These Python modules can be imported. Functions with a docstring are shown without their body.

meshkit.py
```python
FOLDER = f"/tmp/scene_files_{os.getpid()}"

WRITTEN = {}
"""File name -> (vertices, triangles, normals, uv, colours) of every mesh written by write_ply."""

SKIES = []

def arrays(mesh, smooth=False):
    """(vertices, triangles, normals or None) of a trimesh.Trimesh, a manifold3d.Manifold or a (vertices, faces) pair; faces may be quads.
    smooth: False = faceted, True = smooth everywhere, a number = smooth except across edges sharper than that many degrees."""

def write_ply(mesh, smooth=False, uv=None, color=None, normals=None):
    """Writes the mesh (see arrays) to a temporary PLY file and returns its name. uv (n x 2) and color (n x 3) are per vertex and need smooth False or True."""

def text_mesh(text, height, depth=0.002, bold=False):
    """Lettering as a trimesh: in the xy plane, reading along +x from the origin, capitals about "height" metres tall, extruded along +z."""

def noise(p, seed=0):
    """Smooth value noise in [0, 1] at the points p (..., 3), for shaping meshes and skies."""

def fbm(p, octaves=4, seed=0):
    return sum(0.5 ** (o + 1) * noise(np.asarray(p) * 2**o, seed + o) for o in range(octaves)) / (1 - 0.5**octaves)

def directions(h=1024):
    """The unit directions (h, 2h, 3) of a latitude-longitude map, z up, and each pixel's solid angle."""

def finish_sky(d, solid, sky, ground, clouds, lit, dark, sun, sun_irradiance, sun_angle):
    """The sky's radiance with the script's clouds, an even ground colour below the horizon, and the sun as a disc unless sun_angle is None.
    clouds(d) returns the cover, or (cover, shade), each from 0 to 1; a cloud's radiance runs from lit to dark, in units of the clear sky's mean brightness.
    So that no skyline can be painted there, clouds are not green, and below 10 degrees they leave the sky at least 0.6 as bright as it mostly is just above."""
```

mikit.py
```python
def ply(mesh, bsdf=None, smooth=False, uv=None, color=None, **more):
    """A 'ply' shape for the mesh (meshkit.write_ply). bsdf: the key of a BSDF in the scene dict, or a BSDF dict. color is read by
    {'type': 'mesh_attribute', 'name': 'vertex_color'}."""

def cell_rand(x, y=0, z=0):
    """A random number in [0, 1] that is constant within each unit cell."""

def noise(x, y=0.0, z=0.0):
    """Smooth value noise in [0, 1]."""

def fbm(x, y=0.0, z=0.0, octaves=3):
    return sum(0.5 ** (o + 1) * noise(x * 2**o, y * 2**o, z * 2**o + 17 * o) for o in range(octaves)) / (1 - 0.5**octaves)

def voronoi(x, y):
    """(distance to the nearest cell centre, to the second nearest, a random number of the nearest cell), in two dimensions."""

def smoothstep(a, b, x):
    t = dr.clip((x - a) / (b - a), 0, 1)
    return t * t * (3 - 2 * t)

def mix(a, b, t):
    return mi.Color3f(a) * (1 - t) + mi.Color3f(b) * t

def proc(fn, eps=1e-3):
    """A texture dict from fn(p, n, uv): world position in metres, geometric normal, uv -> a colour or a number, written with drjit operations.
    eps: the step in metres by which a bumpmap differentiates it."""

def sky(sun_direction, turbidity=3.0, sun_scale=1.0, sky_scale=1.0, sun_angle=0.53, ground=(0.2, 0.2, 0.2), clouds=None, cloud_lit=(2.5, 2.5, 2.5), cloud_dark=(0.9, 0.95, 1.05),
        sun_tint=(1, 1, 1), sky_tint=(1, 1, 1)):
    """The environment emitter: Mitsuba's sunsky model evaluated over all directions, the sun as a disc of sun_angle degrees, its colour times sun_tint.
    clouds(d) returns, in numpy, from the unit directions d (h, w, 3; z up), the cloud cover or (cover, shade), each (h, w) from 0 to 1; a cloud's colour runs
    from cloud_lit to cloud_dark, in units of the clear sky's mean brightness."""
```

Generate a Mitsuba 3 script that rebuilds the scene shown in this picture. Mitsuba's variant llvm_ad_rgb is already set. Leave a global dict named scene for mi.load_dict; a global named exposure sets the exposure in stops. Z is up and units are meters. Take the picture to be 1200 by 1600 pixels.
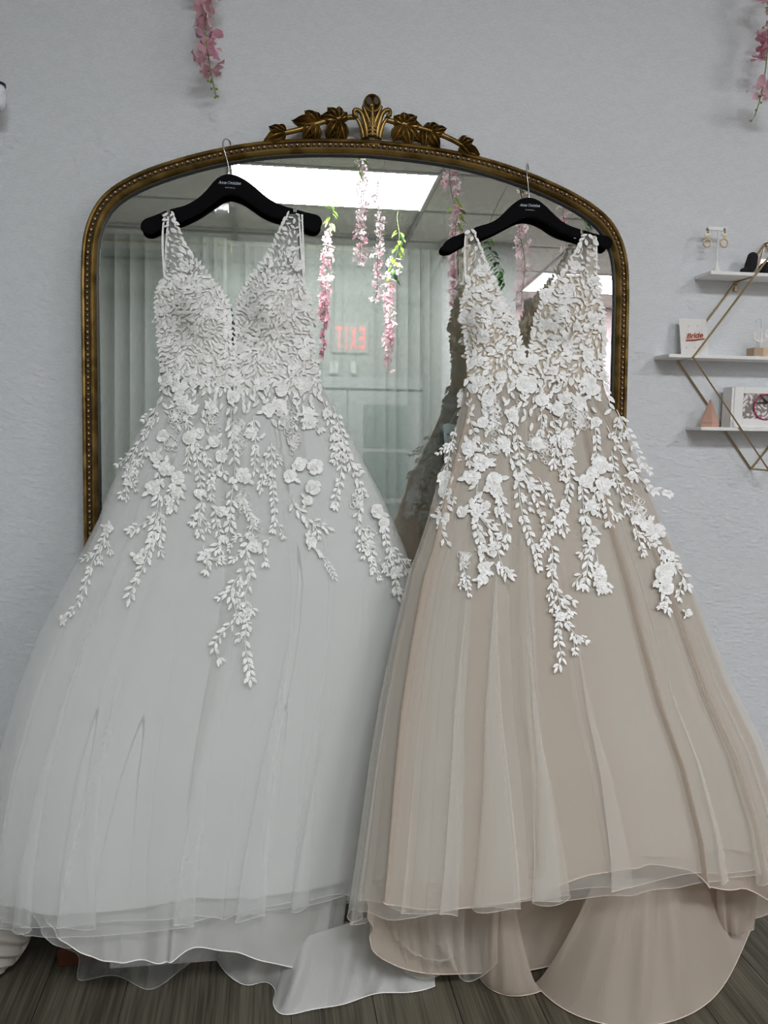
import math, random
import numpy as np, trimesh, mitsuba as mi, mikit, meshkit
import drjit as dr
from shapely.geometry import Polygon
random.seed(7); RNG = np.random.default_rng(7)
T = mi.ScalarTransform4f
scene, labels = {}, {}

# ---------------------------------------------------------------- camera, exposure
exposure = 2.2
FOC, H, YM, LEAN = 1300.0, 1.26, -0.085, math.radians(3.0)
yaw, pitch, roll = np.radians([8.02, 6.17, 0.9])
CAM = np.array([-0.23, YM - 1.958, H])
FW = np.array([np.sin(yaw) * np.cos(pitch), np.cos(yaw) * np.cos(pitch), -np.sin(pitch)])
_r = np.array([np.cos(yaw), -np.sin(yaw), 0.0]); _u = np.cross(_r, FW)
RT = _r * np.cos(roll) + _u * np.sin(roll); UP = -_r * np.sin(roll) + _u * np.cos(roll)
scene['camera'] = {'type': 'perspective', 'fov': math.degrees(2 * math.atan(600 / FOC)), 'fov_axis': 'x', 'near_clip': 0.05, 'far_clip': 60.0,
                   'to_world': T().look_at(origin=CAM.tolist(), target=(CAM + FW).tolist(), up=UP.tolist())}
CEIL = 2.99
PANEL_L = 10.5

# ---------------------------------------------------------------- measuring helpers: a picture point to a place in the room
def ray(px, py): return FW + RT * ((px - 600) / FOC) + UP * ((800 - py) / FOC)
def at(px, py, Y):
    d = ray(px, py); return CAM + d * ((Y - CAM[1]) / d[1])
def atz(px, py, Z):
    d = ray(px, py); return CAM + d * ((Z - CAM[2]) / d[2])
MN = np.array([0, -math.cos(LEAN), math.sin(LEAN)]); MP = np.array([0, YM, H])
def refl(p): return p - 2 * ((p - MP) @ MN) * MN
CV = refl(CAM)
def mir_y(px, py, Y):
    d = ray(px, py); d = d - 2 * (d @ MN) * MN; return CV + d * ((Y - CV[1]) / d[1])
def mir_z(px, py, Z):
    d = ray(px, py); d = d - 2 * (d @ MN) * MN; return CV + d * ((Z - CV[2]) / d[2])

# ---------------------------------------------------------------- entry helpers
def numbered(k):
    if not any(x == k or x.startswith(k + '__') for x in scene) and k not in labels: return k
    i = 1
    while any(x == f'{k}_{i:03d}' or x.startswith(f'{k}_{i:03d}__') for x in scene) or f'{k}_{i:03d}' in labels: i += 1
    return f'{k}_{i:03d}'
_count = {}
def part(parent, name, shape, label=None, kind=None):
    base = f'{parent}__{name}'; i = _count.get(base, 0); _count[base] = i + 1
    k = base if i == 0 else f'{base}_{i:03d}'
    scene[k] = shape
    if label or kind: labels[k] = {**({'label': label} if label else {}), **({'kind': kind} if kind else {})}
    return k
def thing(name, label, cat, group=None, shape=None, kind=None):
    k = numbered(name); labels[k] = {'label': label, 'category': cat}
    if group: labels[k]['group'] = group
    if kind: labels[k]['kind'] = kind
    if shape is not None: scene[k] = shape
    return k
def struct(name, shape, label=None):
    scene[name] = shape; labels[name] = {'kind': 'structure', **({'label': label} if label else {})}
    return name
ply = mikit.ply
def cat(ms):
    ms = [m for m in ms if m is not None]
    vs, fs, o = [], [], 0
    for m in ms:
        v, f = (m if isinstance(m, tuple) else (np.asarray(m.vertices), np.asarray(m.faces)))
        if f.shape[1] == 4: f = np.vstack([f[:, [0, 1, 2]], f[:, [0, 2, 3]]])
        vs.append(v); fs.append(f + o); o += len(v)
    return np.vstack(vs), np.vstack(fs)
def box(x0, x1, y0, y1, z0, z1, c=0.0):
    """box with chamfered edges"""
    if c <= 0:
        m = trimesh.creation.box((x1 - x0, y1 - y0, z1 - z0)); m.apply_translation(((x0 + x1) / 2, (y0 + y1) / 2, (z0 + z1) / 2)); return m
    pts = []
    for sx in (0, 1):
        for sy in (0, 1):
            for sz in (0, 1):
                p = np.array([x1 if sx else x0, y1 if sy else y0, z1 if sz else z0]); d = np.array([1 - 2 * sx, 1 - 2 * sy, 1 - 2 * sz]) * c
                for k in range(3):
                    q = p + d; q[k] = p[k]; pts.append(q)
    return trimesh.convex.convex_hull(np.array(pts))
def tube(p, r, n=8, closed=False, caps=True):
    p = np.asarray(p, float); r = np.broadcast_to(np.asarray(r, float), (len(p),))
    t = (np.roll(p, -1, 0) - np.roll(p, 1, 0)) if closed else np.gradient(p, axis=0)
    t = t / (np.linalg.norm(t, axis=1, keepdims=True) + 1e-12)
    a = np.zeros_like(p); v = np.array([0.13, 0.27, 0.95]) if abs(t[0][2]) < 0.9 else np.array([1.0, 0.2, 0])
    for i in range(len(p)):
        v = v - (v @ t[i]) * t[i]; v = v / (np.linalg.norm(v) + 1e-12); a[i] = v
    b = np.cross(t, a); g = np.arange(n) * 2 * np.pi / n
    V = (p[:, None] + r[:, None, None] * (np.cos(g)[None, :, None] * a[:, None] + np.sin(g)[None, :, None] * b[:, None])).reshape(-1, 3)
    m = len(p); i, j = np.meshgrid(np.arange(m if closed else m - 1), np.arange(n), indexing='ij')
    q = np.stack([i * n + j, i * n + (j + 1) % n, ((i + 1) % m) * n + (j + 1) % n, ((i + 1) % m) * n + j], -1).reshape(-1, 4)
    F = np.vstack([q[:, [0, 2, 1]], q[:, [0, 3, 2]]])[:, ::-1]
    if caps and not closed:
        V = np.vstack([V, p[:1], p[-1:]]); k = np.arange(n)
        F = np.vstack([F, np.stack([np.full(n, len(V) - 2), (k + 1) % n, k], 1), np.stack([np.full(n, len(V) - 1), (m - 1) * n + k, (m - 1) * n + (k + 1) % n], 1)])
    return V, F
def grid_faces(m, n, wrap=False):
    i, j = np.meshgrid(np.arange(m - 1), np.arange(n if wrap else n - 1), indexing='ij')
    return np.stack([i * n + j, i * n + (j + 1) % n, (i + 1) * n + (j + 1) % n, (i + 1) * n + j], -1).reshape(-1, 4)
def lathe(prof, n=32):
    prof = np.asarray(prof, float); g = np.arange(n) * 2 * np.pi / n
    V = np.stack([prof[:, :1] * np.cos(g), prof[:, :1] * np.sin(g), np.broadcast_to(prof[:, 1:], (len(prof), n))], -1).reshape(-1, 3)
    return V, grid_faces(len(prof), n, True)
def move(m, p, R=None, s=1.0):
    v, f = m if isinstance(m, tuple) else (np.asarray(m.vertices), np.asarray(m.faces))
    v = v * s
    if R is not None: v = v @ np.asarray(R).T
    return v + np.asarray(p), f
def smooth_curve(p, n):
    from scipy.interpolate import CubicSpline
    p = np.asarray(p, float); t = np.r_[0, np.cumsum(np.linalg.norm(np.diff(p, axis=0), axis=1))]
    return CubicSpline(t, p, axis=0)(np.linspace(0, t[-1], n))
def polyline(p, n):
    p = np.asarray(p, float); t = np.r_[0, np.cumsum(np.linalg.norm(np.diff(p, axis=0), axis=1))]; s = np.linspace(0, t[-1], n)
    return np.stack([np.interp(s, t, p[:, k]) for k in range(p.shape[1])], 1)
def xf(pos, R): return T(np.vstack([np.c_[np.asarray(R), np.asarray(pos)], [0, 0, 0, 1]]).tolist())
def rot(axis, ang):
    return trimesh.transformations.rotation_matrix(ang, axis)[:3, :3]
def extrude_poly(poly, d):
    return trimesh.creation.extrude_polygon(poly, d, engine='earcut')

# ---------------------------------------------------------------- materials
def rgb(*c): return {'type': 'rgb', 'value': list(map(float, c))}
def two(b): return {'type': 'twosided', 'bsdf': b}
def mat(name, b): scene['mat_' + name] = b; return 'mat_' + name
def diffuse(name, c): return mat(name, two({'type': 'diffuse', 'reflectance': rgb(*c)}))
def prin(name, c, rough=0.5, metal=0.0, **k): return mat(name, two({'type': 'principled', 'base_color': rgb(*c), 'roughness': rough, 'metallic': metal, **k}))
def sheer(name, c, op, trans=0.7):
    return mat(name, {'type': 'mask', 'opacity': op, 'bsdf': {'type': 'principledthin', 'base_color': rgb(*c), 'roughness': 0.8, 'diff_trans': trans, 'spec_trans': 0.0, 'eta': 1.3}})
def thin(name, c, trans=.6):
    return mat(name, {'type': 'principledthin', 'base_color': rgb(*c), 'roughness': 0.8, 'diff_trans': trans, 'spec_trans': 0.0, 'eta': 1.3})
def wall_bump(p, n, uv):
    a = mikit.noise(p.x * 150, p.y * 150, p.z * 165); b = mikit.noise(p.x * 70 + 7, p.y * 70, p.z * 80)
    return 0.0011 * mikit.smoothstep(0.5, 0.95, a * .75 + b * .35)
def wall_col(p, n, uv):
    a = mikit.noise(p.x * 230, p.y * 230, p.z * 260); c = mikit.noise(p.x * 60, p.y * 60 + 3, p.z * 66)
    return mikit.mix((.588, .610, .632), (.624, .646, .668), mikit.smoothstep(.25, .75, a * .7 + c * .3))  # fine mottling puts light and shade of the bumps into the colour
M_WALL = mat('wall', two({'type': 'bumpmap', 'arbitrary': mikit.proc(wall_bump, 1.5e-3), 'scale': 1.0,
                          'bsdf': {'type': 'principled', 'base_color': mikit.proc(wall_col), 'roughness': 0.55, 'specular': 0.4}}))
M_WALL2 = diffuse('plain_wall', (.50, .51, .50)); M_PINK = diffuse('pink_wall', (.80, .62, .66)); M_CEIL = diffuse('ceiling_tile', (.72, .725, .685)); M_GRID = diffuse('ceiling_grid', (.45, .45, .45))
def gold_col(p, n, uv):
    w = mikit.fbm(p.x * 30, p.y * 30, p.z * 30)
    return mikit.mix((.13, .078, .017), (.30, .19, .055), mikit.smoothstep(0.3, 0.7, w))
M_GOLD = mat('gilt', two({'type': 'principled', 'base_color': mikit.proc(gold_col), 'metallic': 0.75, 'roughness': 0.36}))
M_GOLDB = prin('gilt_bright', (.5, .33, .14), .3, .85); M_GOLDD = prin('gilt_dark', (.035, .02, .008), .55, .3); M_BASE = prin('shaded_gilt', (.1, .028, .014), .35)  # foot and backing colour: gilt painted as dark as its shade
M_BLACK = prin('black_lip', (.01, .01, .011), .4); M_MIRROR = mat('mirror', two({'type': 'conductor', 'material': 'none', 'specular_reflectance': rgb(.73, .75, .725)}))
M_VELVET = prin('black_velvet', (.003, .003, .004), .9, specular=0.12); M_STEEL = prin('steel', (.55, .54, .52), .25, 1.0); M_INK = prin('silver_ink', (.5, .56, .62), .5)
M_BRASS = prin('brass', (.42, .32, .18), .32, .9); M_WHITE = prin('white_paint', (.75, .75, .74), .4); M_LIGHT = diffuse('lamp_frame', (.7, .7, .7))

# ---------------------------------------------------------------- the room
YC = float(mir_z(500, 366, CEIL)[1])            # where the curtained wall meets the ceiling
XP = float(mir_y(697, 384, YC)[0]); XQ = float(mir_y(806, 384, YC)[0])
YP = float(mir_z(945, 482, CEIL)[1]); XL, XR = -2.9, 4.4
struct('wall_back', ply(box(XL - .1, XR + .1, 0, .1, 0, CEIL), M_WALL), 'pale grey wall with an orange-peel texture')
struct('wall_left', ply(box(XL - .1, XL, YC - 1.4, 0, 0, CEIL), M_WALL2)); struct('wall_right', ply(box(XR, XR + .1, YP, 0, 0, CEIL), M_WALL2))
struct('wall_partition', ply(box(XP - .03, XQ, YC - 1.4, YC, 0, CEIL), M_WALL2))
struct('wall_front', ply(box(XL, XP, YC - .9, YC - .8, 0, CEIL), M_WALL2)); struct('wall_pink', ply(box(XQ - .2, XR, YP - .1, YP, 0, CEIL), M_PINK))
def wood(p, n, uv):
    k = mikit.cell_rand(dr.floor(p.x / .18 + 40.0), 3)
    yy = p.y * .9 + k * 7
    w = mikit.fbm(p.x * 55 + k * 31 + 1.2 * mikit.noise(p.x * 6, yy * 3), yy * 4.0, 1.0, 4); g = mikit.fbm(p.x * 12 + k * 9, yy * 1.3, 5.0, 3); f = mikit.noise(p.x * 330, yy * 9)
    ring = dr.abs(dr.sin((p.x + .05 * mikit.noise(p.x * 7 + k * 20, yy * 2.2)) * 190))
    t = mikit.smoothstep(.2, .8, .40 * w + .34 * g + .26 * f)
    return mikit.mix((.042, .037, .026), (.135, .120, .090), t)
M_FLOOR = mat('floor_wood', two({'type': 'principled', 'base_color': mikit.proc(wood), 'roughness': 0.5, 'specular': 0.3}))
struct('floor', ply(box(XL, XR, YP, 0, -.05, -.006), diffuse('floor_base', (.16, .14, .12))), 'dark grey-brown wood plank floor')
for i in range(-8, 10):
    for y0, y1 in ((0, -.62), (-.62, -1.84)):
        s = .35 * ((i * 7) % 5) / 5
        a, b = (y0 - (s if y0 else 0), y1 - s)
        part('floor', 'plank', ply(box(i * .18 + .0008, i * .18 + .1792, b + .001, a - .001 if a else 0, -.006, 0, .0008), M_FLOOR))
# ceiling grid and tiles; the lay-in lamps take the place of tiles
PX0, PY0 = -.445, -2.79
PX0 = float(mir_z(358, 253, CEIL)[0]) - .01; PY0 = float(mir_z(520, 262, CEIL)[1])
struct('ceiling', ply(box(XL, XR, YP - .05, .02, CEIL + .03, CEIL + .06), M_CEIL), 'suspended ceiling of grey tiles')
TW, TD = 1.22, .61
lampspots = {(0, 0), (2, 0), (2, 3)}
def troffer(x0, y0, label, power=1.0):
    t = thing('ceiling_light', label, 'ceiling light', 'lay-in ceiling lights')
    part(t, 'frame', ply(cat([box(x0, x0 + TW, y0 - TD, y0 - TD + .02, CEIL - .004, CEIL + .02), box(x0, x0 + TW, y0 - .02, y0, CEIL - .004, CEIL + .02),
                              box(x0, x0 + .02, y0 - TD, y0, CEIL - .004, CEIL + .02), box(x0 + TW - .02, x0 + TW, y0 - TD, y0, CEIL - .004, CEIL + .02)]), M_LIGHT))
    v = np.array([[x0 + .02, y0 - TD + .02, CEIL], [x0 + TW - .02, y0 - TD + .02, CEIL], [x0 + TW - .02, y0 - .02, CEIL], [x0 + .02, y0 - .02, CEIL]])
    part(t, 'diffuser', {**ply((v, np.array([[0, 2, 1], [0, 3, 2]])), M_LIGHT), 'emitter': {'type': 'area', 'radiance': rgb(*(np.array([.97, 1.0, 1.02]) * PANEL_L * power))}})
tile_dict = {}
for i in range(-2, 4):
    for j in range(-5, 7):
        x0, y0 = PX0 + i * TW, PY0 - j * TD
        xa, xb, ya, yb = max(x0, XL), min(x0 + TW, XR), max(y0 - TD, YP), min(y0, 0)
        if (i, j) in lampspots or xb - xa < .1 or yb - ya < .1: continue
        if ya < YC - .05 and xb < XP + .05: continue
        part('ceiling', 'tile', ply(box(xa + .012, xb - .012, ya + .012, yb - .012, CEIL, CEIL + .02, .003), M_CEIL))
bars = []
for i in range(-2, 5):
    x = PX0 + i * TW
    if XL < x < XR: bars.append(box(x - .012, x + .012, YP, 0, CEIL - .003, CEIL + .012))
for j in range(-5, 8):
    y = PY0 - j * TD
    if YP < y < 0: bars.append(box(XL, XR, y - .012, y + .012, CEIL - .003, CEIL + .012))
part('ceiling', 'grid', ply(cat(bars), M_GRID), kind='stuff')
troffer(PX0, PY0, 'large bright white ceiling panel reflected above the black hanger of the white gown')
troffer(PX0 + 2 * TW, PY0, 'added unseen ceiling panel brightening the right wall, beyond the right end of the mirror', .45)  # unseen panel, added to brighten the right-hand wall
troffer(PX0 + 2 * TW, PY0 - 3 * TD, 'bright ceiling panel reflected behind the right strap of the champagne gown', .5)

# ---------------------------------------------------------------- the mirror
MIR = thing('arched_mirror', 'tall arched mirror in a carved antique gold frame leaning on the wall behind the gowns', 'mirror')
_ct, _st = math.cos(LEAN), math.sin(LEAN)
def mp(x, v, d=0.0):
    """mirror plane: x across, v up from camera height, d out of the glass towards the room"""
    x, v, d = np.broadcast_arrays(np.asarray(x, float), v, d)
    return np.stack([x, YM + v * _st - d * _ct, H + v * _ct + d * _st], -1)
VB = -(H - .05) / _ct                              # bottom of the frame
half = np.array([(0, .6465), (.12, .6415), (.25, .6265), (.35, .604), (.43, .579), (.50, .551), (.555, .521), (.594, .488), (.619, .448), (.633, .405), (.639, .355), (.641, .30)])
hc = smooth_curve(half, 60)
right = np.vstack([hc, polyline([(.641, .30), (.641, VB)], 40)[1:]])
outer = np.vstack([right[::-1] * [-1, 1], right[1:]])   # from bottom left over the top to bottom right
tang = np.gradient(outer, axis=0); tang /= np.linalg.norm(tang, axis=1, keepdims=True); nin = np.stack([tang[:, 1], -tang[:, 0]], 1)  # inward
# keep the first and last inward directions level
prof = np.array([(0, -.03), (0, .008), (.0015, .0125), (.005, .015), (.008, .0135), (.0095, .010), (.0105, .0085), (.0185, .0085), (.0195, .0105), (.0215, .0145), (.025, .0155), (.029, .013), (.033, .007), (.0345, .0015), (.0345, -.004)])
def sweep_frame(pr):
    V = np.stack([mp(outer[:, 0] + nin[:, 0] * w, outer[:, 1] + nin[:, 1] * w, d) for w, d in pr], 1)
    return V.reshape(-1, 3), grid_faces(len(outer), len(pr))
part(MIR, 'frame', ply(sweep_frame(prof), M_GOLD, smooth=40))
part(MIR, 'bead_channel', ply(sweep_frame([(.0104, .0083), (.0106, .0092), (.0184, .0092), (.0186, .0083)]), M_GOLDD, smooth=40))
part(MIR, 'inner_lip', ply(sweep_frame([(.033, .006), (.0345, .0062), (.0385, .004), (.039, -.003)]), M_BLACK, smooth=40))
inn = outer + nin * .037
g = extrude_poly(Polygon(np.vstack([inn, inn[::-1][:1] * [1, 1]])), .004)
gv = np.array(g.vertices)
part(MIR, 'glass', ply((mp(gv[:, 0], gv[:, 1], gv[:, 2] - .004), np.array(g.faces)), M_MIRROR))
bk = outer + nin * .01; g = extrude_poly(Polygon(bk), .012); gv = np.array(g.vertices)
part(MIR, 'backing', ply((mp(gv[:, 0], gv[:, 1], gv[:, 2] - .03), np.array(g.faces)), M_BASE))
# bead row: paired husk beads, each a part
bead = trimesh.creation.icosphere(1); bv = bead.vertices * [.0036, .0046, .0040]; bead = (bv, bead.faces)
bead_ply = ply(bead, M_GOLDB, smooth=True); beadd_ply = ply((bv * [.8, .72, .8], bead[1]), M_GOLDB, smooth=True)
mid = outer + nin * .0145; arc = np.r_[0, np.cumsum(np.linalg.norm(np.diff(mid, axis=0), axis=1))]
vis = [s for s in np.arange(0, arc[-1], .0125)]
for k, s in enumerate(vis):
    q = np.array([np.interp(s, arc, mid[:, c]) for c in (0, 1)])
    if q[1] < -.42: continue
    q2 = np.array([np.interp(s + .004, arc, mid[:, c]) for c in (0, 1)]); d2 = (q2 - q) / (np.linalg.norm(q2 - q) + 1e-9)
    ey = d2[0] * (mp(1, 0) - mp(0, 0)) + d2[1] * (mp(0, 1) - mp(0, 0)); ez = mp(0, 0, 1) - mp(0, 0, 0); ex = np.cross(ey, ez)
    part(MIR, 'bead', {**(bead_ply if k % 2 == 0 else beadd_ply), 'to_world': xf(mp(q[0], q[1], .0115), np.stack([ex, ey, ez], 1))})
# crest: palmette in the middle, a leafy branch to each side
def px_to_m(px, py):
    """a point of the photograph on the mirror's front plane, as (x, v)"""
    d = ray(px, py); s = ((MP - CAM) @ MN) / (d @ MN); X = CAM + d * s; return X[0], (X[2] - H) / _ct
def leaf_relief(L, W, n=16, m=17, lobes=5, curl=.3, th=.012, seed=0):
    """a carved leaf with deep flutes: u along, v across; returns local verts (x along, y across, z out)"""
    u = np.linspace(0, 1, n)[:, None]; v = np.linspace(-1, 1, m)[None]
    w = W * np.sin(np.pi * np.clip(u * .93 + .05, 0, 1)) ** .75 * (1 - .25 * u)
    x = L * (u + .0 * v) - L * .10 * np.abs(v) * u; y = w * v + curl * L * u ** 2 * .5
    z = th * (1.0 - .55 * v ** 2) * (.35 + .65 * np.sin(np.pi * np.clip(u + .1, 0, 1))) + th * .55 * np.cos(v * np.pi * lobes / 2 * 1.15) * np.sin(np.pi * u) ** .5
    V = np.stack([x, y, z], -1).reshape(-1, 3); F = grid_faces(n, m)
    Bk = V.copy(); Bk[:, 2] = -.004
    return np.vstack([V, Bk]), np.vstack([F, F[:, ::-1] + len(V)])
CR = part(MIR, 'crest', ply(cat([tube(mp(*px_to_m(579, 226), .004)[None] + np.array([[-.02 + .001 * 0, 0, 0], [.02, 0, 0]]), .008)]), M_GOLD, smooth=True))
def crest_stem(pts, r=.006):
    p = np.array([px_to_m(*q) for q in pts]); p = smooth_curve(p, 24)
    part(CR, 'stem', ply(tube(mp(p[:, 0], p[:, 1], .006 + .003 * np.sin(np.linspace(0, 3, 24))), r), M_GOLD, smooth=True))
def crest_leaf(bx, by, tx, ty, W, curl=0.0, lobes=5):
    a, b = np.array(px_to_m(bx, by)), np.array(px_to_m(tx, ty)); d = b - a; L = np.hypot(*d); d /= L
    V, F = leaf_relief(L, W, curl=curl, lobes=lobes)
    x = a[0] + d[0] * V[:, 0] - d[1] * V[:, 1]; v = a[1] + d[1] * V[:, 0] + d[0] * V[:, 1]
    part(CR, 'leaf', ply((mp(x, v, V[:, 2] + .006), F), M_GOLD, smooth=50))
crest_stem([(415, 222), (440, 211), (470, 204), (500, 194), (525, 188), (558, 184)]); crest_stem([(600, 188), (622, 194), (650, 201), (680, 210), (712, 224), (742, 246)])
for a in [(446, 211, 410, 221, .020, .1), (440, 210, 421, 197, .014, .3), (447, 209, 432, 199, .012, -.2),
          (495, 194, 455, 187, .018, .2), (494, 192, 474, 176, .016, -.1), (497, 192, 492, 176, .011, .1), (490, 196, 474, 222, .020, -.15), (494, 196, 488, 224, .018, .25),
          (527, 190, 500, 179, .018, .3), (526, 188, 512, 169, .016, .15), (529, 188, 527, 168, .015, -.2), (531, 190, 540, 176, .014, -.3), (526, 192, 512, 222, .020, -.2), (530, 192, 536, 224, .020, .2), (528, 193, 524, 226, .014, 0),
          (628, 196, 615, 182, .017, .2), (630, 195, 630, 177, .018, 0), (632, 196, 650, 182, .018, -.2), (634, 198, 658, 196, .014, -.2), (627, 199, 616, 224, .020, -.2), (632, 200, 640, 232, .020, .1), (634, 200, 650, 226, .018, .3),
          (667, 206, 672, 194, .014, .2), (670, 206, 684, 196, .015, -.1), (676, 210, 698, 204, .014, .1), (664, 207, 664, 234, .016, -.1), (669, 208, 684, 236, .018, .2), (660, 206, 655, 226, .012, -.2),
          (718, 228, 728, 214, .013, .1), (720, 230, 738, 218, .014, -.2), (718, 230, 734, 250, .017, .1), (722, 231, 748, 248, .016, .2)]:
    crest_leaf(*a)
def disc_relief(c, rx, rz, h, rim=.25):
    th = np.linspace(0, 2 * np.pi, 28, endpoint=False); V = [np.array([[c[0], c[1], h * .25]])]
    for rr, hh in ((.35, .3), (.62, .45), (.8, 1.0), (.93, .95), (1, .5), (1.02, -.5)):
        V.append(np.stack([c[0] + rx * rr * np.cos(th), c[1] + rz * rr * np.sin(th), np.full(28, h * hh)], 1))
    V = np.vstack(V); F = [(0, 1 + k, 1 + (k + 1) % 28) for k in range(28)]
    for q in range(5):
        for k in range(28):
            a, b = 1 + q * 28 + k, 1 + q * 28 + (k + 1) % 28; F += [(a, a + 28, b + 28), (a, b + 28, b)]
    return V, np.array(F)
def pal(px_pts, r0, r1, d0, d1, name='scroll'):
    p = np.array([px_to_m(*q) for q in px_pts]); p = smooth_curve(p, 26); s = np.linspace(0, 1, 26)
    part(CR, name, ply(tube(mp(p[:, 0], p[:, 1], d0 + (d1 - d0) * s), r0 + (r1 - r0) * s, 10), M_GOLD, smooth=True))
V, F = disc_relief(px_to_m(580, 168), .021, .022, .022)
part(CR, 'palmette', ply((mp(V[:, 0], V[:, 1], V[:, 2] + .004), F), M_GOLD, smooth=50))
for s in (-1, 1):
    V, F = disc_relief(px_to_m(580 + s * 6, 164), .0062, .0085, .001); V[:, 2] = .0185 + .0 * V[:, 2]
    part(CR, 'eye_shade', ply((mp(V[:, 0], V[:, 1], V[:, 2] + .006), F), M_GOLDD, smooth=50))  # flat dark disc, the shade of a hollow put into its colour
    pal([(580 + s * 2, 218), (580 + s * 3, 200), (580 + s * 9, 184), (580 + s * 14, 172)], .0055, .004, .016, .02)
    pal([(580 + s * 8, 219), (580 + s * 9, 204), (580 + s * 13, 190), (580 + s * 20, 178), (580 + s * 27, 177), (580 + s * 27, 184), (580 + s * 22, 185)], .007, .0045, .012, .018)
    pal([(580 + s * 12, 219), (580 + s * 16, 202), (580 + s * 22, 190), (580 + s * 30, 183)], .006, .003, .006, .012)
pal([(580, 219), (580, 200), (580, 184), (580, 172)], .0065, .0035, .02, .022, 'spine')
for k in range(5):
    p = np.array([px_to_m(573 + .6 * k, 216 - 6 * k), px_to_m(580, 214.5 - 6 * k), px_to_m(587 - .6 * k, 216 - 6 * k)])
    part(CR, 'ridge', ply(tube(mp(p[:, 0], p[:, 1], [.020, .026, .020]), .0022, 6), M_GOLDB, smooth=True))
# carved foot rail on the floor
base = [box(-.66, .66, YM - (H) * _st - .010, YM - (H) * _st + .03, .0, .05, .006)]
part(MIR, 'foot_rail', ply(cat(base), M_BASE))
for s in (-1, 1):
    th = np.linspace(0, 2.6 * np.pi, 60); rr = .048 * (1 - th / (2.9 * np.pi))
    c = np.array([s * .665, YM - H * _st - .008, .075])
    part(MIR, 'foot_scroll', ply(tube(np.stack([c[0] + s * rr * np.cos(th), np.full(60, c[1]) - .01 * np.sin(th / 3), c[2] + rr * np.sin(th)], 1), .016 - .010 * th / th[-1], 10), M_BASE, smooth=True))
    part(MIR, 'foot_block', ply(box(s * .68 - .03, s * .68 + .03, YM - H * _st - .018, YM - H * _st + .02, 0, .045, .005), M_BASE))

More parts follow.
